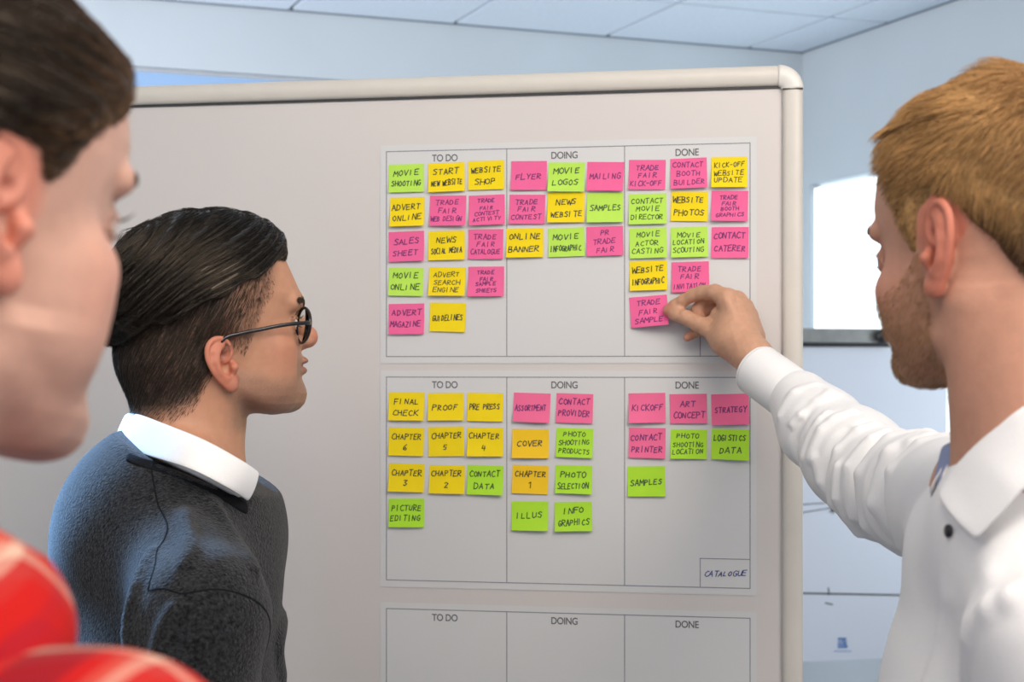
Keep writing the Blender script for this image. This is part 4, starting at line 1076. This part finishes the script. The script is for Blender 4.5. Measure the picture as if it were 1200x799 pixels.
def man_shirt():
    face_r = dict(FACE); face_r['z'] = [-.098,-.094,-.087,-.077,-.063,-.053,-.044,-.036,-.026,-.016,-.003,.013,.028,.045,.07,.10,.115]
    yaw = R(122); fwd = np.array([math.cos(yaw), math.sin(yaw), 0]); lft = np.array([-math.sin(yaw), math.cos(yaw), 0])
    org = at(1094, 297, 1.035) - lft*.070
    H = Head(org, yaw, pitch=R(-2), face=face_r, chin=(.079, -.079, .0165), cheek=(.042, .045, -.022, .026, .017, .034), ear_w=.80, kf=.4, nose=dict(nasion=(.084, .014), tip=(.1035, -.014), base=(.092, -.022)), ear=(0, .070, 0), ear_tilt=6, ear_h=1.06, ear_flare=16, neck=((-.028, 0, -.04), (-.050, 0, -.19)), neck_r=(.060, .062), eye=(.0745, .032, .004))
    root = empty('person', (org[0], org[1], 0))
    tag(root, 'person with short blond hair in a white shirt, reaching out to the pink note', 'person')
    def par(o): o.location = -Vector((org[0], org[1], 0)); return o
    sh_r = at(1122, 592, 1.34); sh_l = np.array([.385, .965, 1.392]); neck = np.array([.395, 1.13, 1.475])
    chest = np.array([.402, 1.14, 1.22]); hip = np.array([.42, 1.14, .92]); tf = nrm((-.985, .17, 0))
    yb = byd(800) - .004
    wr = at(905, 443, byd(905)-.124); el = at(1022, 556, 1.62)
    el_l = sh_l + np.array([.0, -.02, -.29]); wr_l = el_l + np.array([-.16, .04, -.19])
    def head_part(P):
        L = H.loc(P); D = np.full(len(P), .3, np.float32)
        m = np.nonzero(np.linalg.norm(L - np.array([0, 0, -.02], np.float32), axis=1) < .26)[0]
        if len(m): D[m] = H.bare(L[m])
        F = Fld(P, D); F.cap(H.wor((-.05, 0, -.17)), neck, .060, .055, .02); F.cap(neck, sh_r, .04, .045, .03); F.cap(neck, sh_l, .04, .045, .03)
        F.ell(chest, (.095, .10, .22), .04); return F.D
    def low(P):
        F = Fld(P, head_part(P)); F.ell(hip, (.09, .10, .14), .05)
        F.chain([sh_r, el, wr], [.045, .038, .0262], .015, .03); F.chain([sh_l, el_l, wr_l], [.045, .038, .026], .015, .03)
        F.ell(wr_l + np.array([-.045, .01, -.02]), (.045, .018, .035), .012)
        for i in range(4):
            b0 = wr_l + np.array([-.075, .01, -.0+(-.014*i)]); F.chain([b0, b0+np.array([-.03, 0, -.01]), b0+np.array([-.045, 0, -.03])], [.009, .008, .007], .004, .006)
        F.chain([wr_l+np.array([-.03, .01, .01]), wr_l+np.array([-.055, .0, .03]), wr_l+np.array([-.08, 0, .03])], [.011, .010, .008], .004, .008)
        return F.D
    def hand(P):
        F = Fld(P); hand_right(F, yb); F.chain([wr, el], [.0262, .038], .015, .006); return F.D + .00025*vnoise(P, 700, 3)
    zc = 1.435
    V1, F1 = surface(head_part, [org[0]-.16, org[1]-.16, zc], org + [.16, .16, .17], .0014)
    cut = wr + (el-wr)*.10; axis = nrm(el-wr)
    V2, F2 = surface(lambda P: smax(smax(low(P), P[:, 2]-zc-.002, .001), -((P-cut.astype(np.float32)) @ axis.astype(np.float32))*1.0 - .002, .001), [.14, .80, .72], [.64, 2.0, zc+.02], .006)
    hc = at(840, 385, yb-.06)
    V3, F3 = surface(lambda P: smax(hand(P), ((P-cut.astype(np.float32)) @ axis.astype(np.float32)), .001), hc-[.10, .11, .12], hc+[.13, .09, .10], .00125)
    V, F = merge([(V1, F1), (V2, F2), (V3, F3)])
    stub = ((.34,.19,.09), .30, lambda L: np.where(L[:, 0] > .075, -.025, -.028) + .9*np.clip(.04-L[:, 0], -.01, .06))
    L, C = skin_color(H, V, (.60,.30,.20), (.5,.18,.15), stub, red=(.66,.15,.09))
    nh = len(V1)+len(V2); hv_ = V[nh:]
    # hand: redder tips and creases between fingers
    tips = np.array([at(783,364.5,yb-.0135), at(785,361,yb-.0115), at(806,395,yb-.018), at(822,373,yb-.026)])
    dm = np.min(np.linalg.norm(hv_[:, None, :]-tips[None], axis=2), axis=1); m_ = np.clip(1-dm/.016, 0, 1)[:, None]*.55
    C[nh:] = np.array([.60,.33,.21]); C[nh:] = C[nh:]*(1-m_) + np.array([.62,.17,.11])*m_
    me = fast_mesh('body', V, F); set_col(me, C); par(link('body', me, M['skin_l'], root))
    # thumb nail
    nl = MB(); c0 = at(785, 361.6, yb-.0205); 
    eye_parts(H, root, (.10,.20,.30)); brow(H, root, (.20,.11,.05), 450, .00032); lashes(H, root)
    rs = np.random.RandomState(21)
    lo_pts = ([-.11,-.085,-.069,-.048,-.022,-.005,.010,.018,.024,.034,.045,.055,.070,.085,.092], [-.075,-.062,-.040,.002,.034,.040,.030,.000,.004,.030,.050,.066,.084,.094,.098])
    def colf(L):
        low_ = np.clip((.060 + .55*L[:, 0] - L[:, 2])/.03, 0, 1)*np.clip((-.015-L[:, 0])/.02, 0, 1)
        tn = .5+.5*np.clip(vnoise(L, 60, 12), -1, 1); gold = np.array([.56,.32,.125]); dk = np.array([.26,.13,.050]); br = np.array([.085,.042,.022])
        c = gold*(1-.55*tn[:, None]) + dk*(.55*tn[:, None]); cr_ = np.clip(1-np.linalg.norm((L-np.array([-.062, .02, .10]))/.045, axis=1), 0, 1)[:, None]
        c = c*(1-.6*cr_) + np.array([.20,.075,.03])*.6*cr_
        return c*(1-low_[:, None]) + br*low_[:, None]
    def lenf(L): return np.interp(L[:, 2], [-.05, .03, .08, .12], [.007, .011, .017, .025])*np.interp(L[:, 0], [.045, .088], [1, .35])
    short_hair(H, root, par, V1, F1, lo_pts, .09, colf, 34000, lenf, (-.065, 0, .125), lambda L: np.interp(L[:, 2], [.0, .06, .11], [.36, .42, .78])*np.interp(L[:, 0], [.04, .085], [1, .35]), .00024, rs, cap_off=.0055)
    # beard stubble
    n = 9000; Lh = H.loc(V1)
    okb = (Lh[:, 2] < -.018+.8*np.clip(.045-Lh[:, 0], -.01, .05)) & (Lh[:, 0] > .012) & (Lh[:, 2] > -.112) & (np.abs(Lh[:, 1]) < .0735) & (Lh[:, 2] > -.108-.0*Lh[:, 0])
    rp = sample_tri(Lh, F1, okb, n, rs); fnb = lambda P: H.bare(P, ears=False)
    pth = grow(fnb, rp, lambda P: np.tile(np.array([[.5, 0, -1.0]]), (len(P), 1)), rs.uniform(.0025, .005, n), .0, .0020, 3); pth += rs.normal(scale=.0003, size=(n, 1, 3))
    W = pth.reshape(-1, 3) @ H.M.T + H.o; V_, F_, C_ = strands_mesh(W.reshape(pth.shape), np.full(n, .00011), np.array([.46,.26,.12])*rs.uniform(.5, 1.5, (n, 1)))
    me = fast_mesh('beard', V_, F_); set_col(me, C_); par(link('beard', me, M['hair_soft'], root))
    # shirt
    sl = [at(930,464,1.812), at(939,471,1.795), at(962,500,1.745), at(1002,538,1.665), at(1042,569,1.56), at(1085,580,1.44), sh_r]
    slr = [.0285, .0320, .0470, .0560, .0580, .0560, .060]
    gf = garment_fn(sh_r, sh_l, neck + np.array([.0, 0, -.035]), chest, hip, tf, r_sh=.060, chest=(.110, .19, .25), waist=(.12, .16, .34),
                    arms=[(sl, slr), ([sh_l, sh_l+np.array([.005, -.01, -.12]), el_l, wr_l], [.064, .066, .058, .045])])
    def pr(pts, off):
        P = np.array(pts, np.float32)
        for _ in range(6):
            d = gf(P); gg = grad(gf, P, .003); P = P - ((d-off)*.9)[:, None]*gg
        return P
    def q6(x, y, Y): return at(850+x/2.663, 380+y/2.663, Y)
    ridges = [([(285,207),(232,238),(198,292)], 1.74, .0035), ([(330,192),(318,250),(262,300),(215,312)], 1.71, .004), ([(305,262),(322,330),(352,420)], 1.66, .0045),
              ([(395,275),(345,300),(318,345),(312,420)], 1.64, .0045), ([(462,290),(425,350),(402,430),(385,540)], 1.57, .0045), ([(500,315),(475,400),(440,470),(455,560)], 1.53, .004),
              ([(610,398),(555,430),(522,500),(520,580),(560,690)], 1.46, .006), ([(632,402),(575,470),(580,545),(640,640)], 1.42, .006), ([(700,420),(650,450),(635,520),(660,600)], 1.36, .006),
              ([(240,420),(300,490),(380,560),(455,610)], 1.62, .003), ([(420,470),(445,520),(450,600)], 1.55, .005), ([(690,395),(640,405),(600,402)], 1.40, .005)]
    rpts = [(pr([q6(x, y, Y) for x, y in pts], -.001), r) for pts, Y, r in ridges]
    hollows = [([(258,262),(238,330),(300,420)], 1.70, .007), ([(370,330),(362,400),(345,500)], 1.60, .008), ([(430,300),(452,330)], 1.60, .006), ([(500,370),(480,470),(480,560)], 1.50, .009),
               ([(548,480),(545,560),(590,660)], 1.43, .009), ([(612,470),(612,540),(650,590)], 1.38, .008), ([(280,200),(262,240)], 1.74, .005)]
    hpts = [(pr([q6(x, y, Y) for x, y in pts], .0035), r) for pts, Y, r in hollows]
    # torso folds: from the near shoulder down, and along the placket
    tr = [(pr([at(1198,673,.93), at(1160,682,.93), at(1133,703,.95), at(1112,745,.98), at(1098,799,1.0)], -.001), .005), (pr([at(1144,640,1.02), at(1122,700,1.03), at(1095,740,1.04), at(1072,799,1.05)], -.0015), .004),
          (pr([at(1170,640,.98), at(1150,668,.97), at(1120,720,.98)], -.002), .004)]
    throat = H.wor((-.02, 0, -.13)); nxy = H.wor((-.045, 0, -.15))[:2] + np.array([.004, .012])
    def sh(P):
        D = gf(P)
        arm = np.clip(1-np.abs(s_cap(P, sl[2], sl[5], .05, .058))/.05, 0, 1)
        F = Fld(P, D)
        for pts, r in hpts: F.chain(list(pts), r, .006, .010, 's')
        for pts, r in rpts: F.chain(list(pts), r, .006, .011)
        for pts, r in tr: F.chain(list(pts), r, .006, .012)
        F.ell((nxy[0], nxy[1], 1.462), (.086, .086, .082), .035)
        D = F.D + .0016*vnoise(P, 70, 31)*arm + .0012*vnoise(P*np.array([1, 1, .4], np.float32), 38, 33)
        D = smax(D, -s_cap(P, neck + np.array([0, 0, -.02]), throat + np.array([0, 0, .12]), .050, .060), .006)
        D = smax(D, (P[:, 2]-(1.517 + .10*(P[:, 0]-.335)))*.95 - 2*np.maximum(np.linalg.norm(P[:, :2]-np.array([.39, 1.05], np.float32), axis=1)-.13, 0), .005)                    # open neck, low in front
        D = smax(D, -((P-np.array(sl[1], np.float32)) @ nrm(sl[2]-sl[0]).astype(np.float32)) - .006, .002) if False else D
        return smax(D, .86-P[:, 2], .004).astype(np.float32)
    zs = 1.26; Vs, Fs = merge([surface(lambda P: smax(sh(P), zs-P[:, 2], .001), [.10, .74, zs-.02], [.66, 1.86, 1.60], .0028), surface(lambda P: smax(sh(P), P[:, 2]-zs-.001, .001), [.08, .74, .70], [.66, 1.5, zs+.03], .007)])
    par(link('shirt', fast_mesh('shirt', Vs, Fs), M['shirt'], root))
    # cuff: open band with two stitched edges
    c0 = at(885.5, 431.5, 1.862); c1 = at(938, 470, 1.797); ax = nrm(c1-c0); u_ = nrm(np.cross(ax, [0, 1, 0])); v_ = np.cross(ax, u_)
    def ring(t, r, n=48): c = c0+(c1-c0)*t; return [c + r*(math.cos(a)*u_ + math.sin(a)*v_) for a in np.linspace(0, 2*math.pi, n)]
    m_ = None
    V = []; Fq = []; prof = [(0, .0325), (.015, .0340), (.04, .0344), (.5, .0348), (.95, .0345), (1.0, .0335), (1.01, .031)]
    inner = [(.0, .0310), (.3, .0315), (.6, .031)]
    rows = [ring(t, r) for t, r in inner[::-1]] + [ring(t, r) for t, r in prof]; n = 48
    for r_ in rows: V += r_
    for i in range(len(rows)-1):
        for j in range(n-1): Fq.append((i*n+j, i*n+j+1, (i+1)*n+j+1, (i+1)*n+j))
    par(link('cuff', pymesh('cuff', V, Fq, True), M['shirt'], root))
    for t in (.06, .94):
        m_ = MB(); m_.tube(ring(t, .0346), .0004, 5); par(m_.build('stitching', M['sheet'], root, smooth=True))
    # collar
    cc = H.wor((-.045, 0, -.14)); l2 = nrm((-tf[1], tf[0], 0))
    def both(near, n=80):
        near = [at(*q) for q in near]; far = [p - 2*np.dot(p-cc, l2)*l2 for p in near[::-1]]; return resample(near + far, n)
    nax = np.array([H.wor((-.045, 0, -.15))[0]+.004, H.wor((-.045, 0, -.15))[1]+.012])
    def on_cyl(px, py, rad):
        """nearest point to the viewer, along the sight line, that lies rad away from the neck's axis"""
        kx = (px-600)/FPX; a = kx*kx+1; b = -2*(kx*nax[0]+nax[1]); c = (nax**2).sum()-rad*rad; ds = b*b-4*a*c
        return at(px, py, (-b-math.sqrt(max(ds, 0)))/(2*a))
    def leaf(pts, n=80):
        near = [on_cyl(*q) for q in pts]; ccn = np.array([nax[0], nax[1], 0]); far = [p - 2*np.dot(p-ccn, l2)*l2 for p in near[::-1]]; return resample(near + far, n)
    par(strip('shirt_collar', leaf([(1098,579,.088), (1112,555,.080), (1133,530,.074), (1165,501,.070), (1200,474,.069), (1260,446,.069), (1320,436,.069)]),
                          leaf([(1143,633,.100), (1153,624,.100), (1167,610,.100), (1184,592,.100), (1205,570,.099), (1270,532,.097), (1340,512,.096)]), M['shirt'], root, .0026, 1, 5, .004))
    par(strip('collar_stand', leaf([(1108,556,.078), (1120,545,.074), (1138,529,.0705), (1168,503,.067), (1203,477,.066), (1262,450,.066), (1318,440,.066)]),
                          leaf([(1104,600,.080), (1118,596,.078), (1138,580,.074), (1168,560,.070), (1203,540,.069), (1262,510,.069), (1318,500,.069)]), M['shirt'], root, .002, 1, 2))
    par(strip('collar_lining', resample([at(1131,526,1.06), at(1118,516,1.075), at(1104,522,1.09)], 12), resample([at(1114,572,1.055), at(1104,576,1.07), at(1094,566,1.085)], 12), M['shirt_inner'], root, .002, 1, 2))
    # button on the placket
    for bx_, by_ in ((1111, 622),):
        Q = np.array([at(bx_+2.5, by_, y) for y in np.arange(.85, 1.35, .001)], np.float32); d_ = sh(Q); k_ = np.nonzero(d_ < .0005)[0]; bp = Q[k_[0] if len(k_) else int(np.argmin(d_))].astype(float)
        d = nrm(nrm(grad(sh, bp[None].astype(np.float32), .004)[0]) + np.array([-.5, 0, 0])); m_ = MB()
        m_.tube([bp, bp+d*.0008, bp+d*.0026, bp+d*.0032], [.0040, .0047, .0047, .0036], 20); par(m_.build('button', M['button'], root, smooth=True))
    lower_body(root, (hip[0], hip[1], .86), tf, M['trousers'])
    for o in root.children:
        if o.location.length < 1e-6 and o.type != 'EMPTY': par(o)
man_shirt()

# ------------------------------------------------------------------ woman in the checked shirt, nearest the camera
def woman():
    yaw = R(56); fwd = np.array([math.cos(yaw), math.sin(yaw), 0]); rgt = np.array([math.sin(yaw), -math.cos(yaw), 0])
    S = .95; org = at(12, 258, .60) - rgt*.068*S
    face = dict(FACE); zz = np.array(FACE['z']); face['xf'] = list(np.array(FACE['xf'])+.006*(zz < -.05)); face['W'] = list(np.array(FACE['W'])*np.where(zz < -.04, 1.12, .98))
    H = Head(org, yaw, pitch=R(-9), scale=S, face=face, ear=(0, .068, 0), ear_tilt=10, ear_h=1.10, ear_flare=14, kf=.4, cheek=(.047, .047, -.024, .029, .019, .036), chin=(.085, -.083, .019), nose=dict(nasion=(.083, .026), tip=(.1030, -.006), base=(.091, -.016)), neck=((-.016, 0, -.05), (-.028, 0, -.19)), neck_r=(.052, .053), eye=(.0745, .031, .019), skull=((-.008, 0, .045), (.092, .073, .088)))
    root = empty('person', (org[0], org[1], 0))
    tag(root, 'person with brown hair pulled back in a red checked shirt, seen closest', 'person')
    def par(o): o.location = -Vector((org[0], org[1], 0)); return o
    neck = H.wor((-.045, 0, -.165)); neck = np.array([neck[0], neck[1], 1.475]); tf = nrm((.45, .89, 0))
    sh_r = np.array([-.150, .512, 1.416]); sh_l = np.array([-.455, .665, 1.416]); chest = np.array([-.30, .60, 1.19]); hip = np.array([-.30, .60, .92])
    el_r = sh_r + np.array([.03, -.02, -.27]); wr_r = el_r + np.array([-.02, .17, -.16]); el_l = sh_l + np.array([-.03, .02, -.27]); wr_l = el_l + np.array([.12, .15, -.12])
    def body(P):
        L = H.loc(P); D = np.full(len(P), .3, np.float32)
        m = np.nonzero(np.linalg.norm(L - np.array([0, 0, -.02], np.float32), axis=1) < .26)[0]
        if len(m): D[m] = H.bare(L[m])*S
        F = Fld(P, D); F.cap(H.wor((-.04, 0, -.17)), neck, .048, .046, .02); F.cap(neck, sh_r, .034, .036, .03); F.cap(neck, sh_l, .034, .036, .03); F.ell(chest, (.09, .09, .22), .04); return F.D
    def low(P):
        F = Fld(P, body(P)); F.ell(hip, (.09, .09, .14), .05)
        for c in ([sh_r, el_r, wr_r], [sh_l, el_l, wr_l]):
            F.chain(c, [.036, .032, .022], .015, .03); w_ = c[2]; d = nrm(c[2]-c[1]); F.ell(w_+d*.045, (.032, .032, .020), .012)
            for i in range(4):
                b0 = w_ + d*.07 + np.array([.016*(i-1.5), 0, 0]); F.chain([b0, b0+d*.03, b0+d*.045+np.array([0, 0, -.015])], [.008, .0075, .006], .004, .005)
            F.chain([w_+d*.02+np.array([.02, 0, .01]), w_+d*.05+np.array([.035, 0, .02]), w_+d*.07+np.array([.03, 0, .02])], [.010, .009, .007], .004, .007)
        return F.D
    zc = 1.44
    V1, F1 = surface(body, [org[0]-.16, org[1]-.16, zc], org + [.16, .16, .17], .0014)
    V2, F2 = surface(lambda P: smax(low(P), P[:, 2]-zc-.002, .001), [-.62, .36, .66], [.02, 1.0, zc+.02], .007)
    V, F = merge([(V1, F1), (V2, F2)])
    L, C = skin_color(H, V, (.60,.345,.26), (.55,.2,.18), None, red=(.64,.16,.09))
    me = fast_mesh('body', V, F); set_col(me, C); par(link('body', me, M['skin_l'], root))
    eye_parts(H, root, (.15,.22,.25)); brow(H, root, (.05,.028,.018), 600, .00036); lashes(H, root)
    # hair combed tightly back into a knot
    lo_pts = ([-.11,-.07,-.045,-.022,-.006,.006,.014,.026,.040,.058,.074,.088], [-.065,-.058,-.030,.015,.036,.034,.018,.028,.050,.062,.073,.084])
    kn = (-.118, 0, .045)
    def hf(L, gr=True):
        d = H.bare(L, ears=False, eyeholes=False); q = L[:, 2] - np.interp(L[:, 0], lo_pts[0], lo_pts[1])
        D = smax(d - np.clip(q*.35, -.005, .008), -q*.75, .004)
        D = smin(D, s_ell(L, kn, (.034, .034, .036)), .010)
        if gr:
            a = np.arctan2(L[:, 1]-kn[1], L[:, 2]-kn[2]); D = D + .0008*np.sin(a*46+2*np.sin(L[:, 0]*40)) + .0006*np.sin(a*105+3*np.sin(L[:, 0]*30))
        return D.astype(np.float32)
    Vc, Fc = surface(lambda P: smax(hf(P), -.006-H.bare(P, ears=False, eyeholes=False) - .04*(P[:, 0] < -.09), .001), (-.17, -.11, -.10), (.12, .11, .16), .0022)
    rs = np.random.RandomState(5); n = 14000; rp = sample_tri(Vc, Fc, Vc[:, 2] > -.2, n, rs)
    pth = grow(lambda P: hf(P), rp, lambda P: np.array(kn)-P, rs.uniform(.02, .06, n), .0003, .0010, 6); ok_ = tidy(hf, pth); pth = pth[ok_]; rp = rp[ok_]; n = len(pth); pth += rs.normal(scale=.0004, size=(n, 1, 3))
    def colf(L):
        edge = np.clip(1-(L[:, 2]-np.interp(L[:, 0], lo_pts[0], lo_pts[1]))/.016, 0, 1)*np.clip(L[:, 0]/.03, 0, 1); fr = np.clip((L[:, 0]-.03)/.05, 0, 1)*.6; k = np.clip(edge+fr, 0, 1)[:, None]
        return np.array([.020,.012,.009])*(1-k) + np.array([.19,.095,.04])*k  # front hair goes golden: backlight put into the hair colour
    W = pth.reshape(-1, 3)*S @ H.M.T + H.o; V_, F_, C_ = strands_mesh(W.reshape(pth.shape), np.full(n, .00024), colf(rp)*rs.uniform(.5, 1.5, (n, 1)))
    Va, Fa = merge([((Vc*S @ H.M.T + H.o).astype(np.float32), Fc), (V_.astype(np.float32), F_)]); me = fast_mesh('hair', Va, Fa); set_col(me, np.vstack([colf(Vc)*.8, C_])); par(link('hair', me, M['hair_soft'], root))
    gf = garment_fn(sh_r, sh_l, neck + np.array([0, 0, -.035]), chest, hip, tf, r_sh=.052, chest=(.105, .16, .24), waist=(.11, .15, .30), arms=[([sh_r, el_r, wr_r], [.055, .048, .038]), ([sh_l, el_l, wr_l], [.055, .048, .038])])
    def shf(P):
        D = gf(P) + .0015*vnoise(P, 60, 41); D = smax(D, -s_cap(P, neck + np.array([0, 0, -.03]), neck + np.array([.01, .01, .15]), .046, .056), .006); D = smax(D, P[:, 2]-(neck[2]+.045), .005); return smax(D, .88-P[:, 2], .004).astype(np.float32)
    Vs, Fs = surface(shf, [-.64, .34, .68], [.04, .98, 1.56], .0045)
    a1 = nrm((.80, -.25, -.30)); a2 = nrm(np.cross(a1, (0, .6, 1)))
    par(link('checked_shirt', fast_mesh('checked_shirt', Vs, Fs), plaid_mat('red_check', .10, ((a1, .28), (a2, .66 - float(np.dot(a2, (-.13, .515, 1.466)))/.10))), root))
    cc = np.array([neck[0], neck[1], 0]); l2 = nrm((-tf[1], tf[0], 0)); mid = H.wor((-.04, 0, -.16)); 
    def both(near, n=70):
        near = [at(*q) for q in near]; far = [p - 2*np.dot(p-mid, l2)*l2 for p in near[::-1]]; return resample(near + far, n)
    par(strip('shirt_collar', both([(52,652,.585), (34,640,.565), (5,622,.550), (-40,600,.555), (-110,580,.62)]), both([(88,758,.560), (64,778,.530), (5,788,.512), (-60,760,.520), (-150,700,.60)]), plaid_mat('red_check_collar', .085, ((nrm((.3,.3,-.9)), .5), (nrm((.8,-.5,0)), .0))), root, .003, 1, 4, .006))
    lower_body(root, (hip[0], hip[1], .88), tf, M['trousers'], .075)
    for o in root.children:
        if o.location.length < 1e-6 and o.type != 'EMPTY': par(o)
woman()
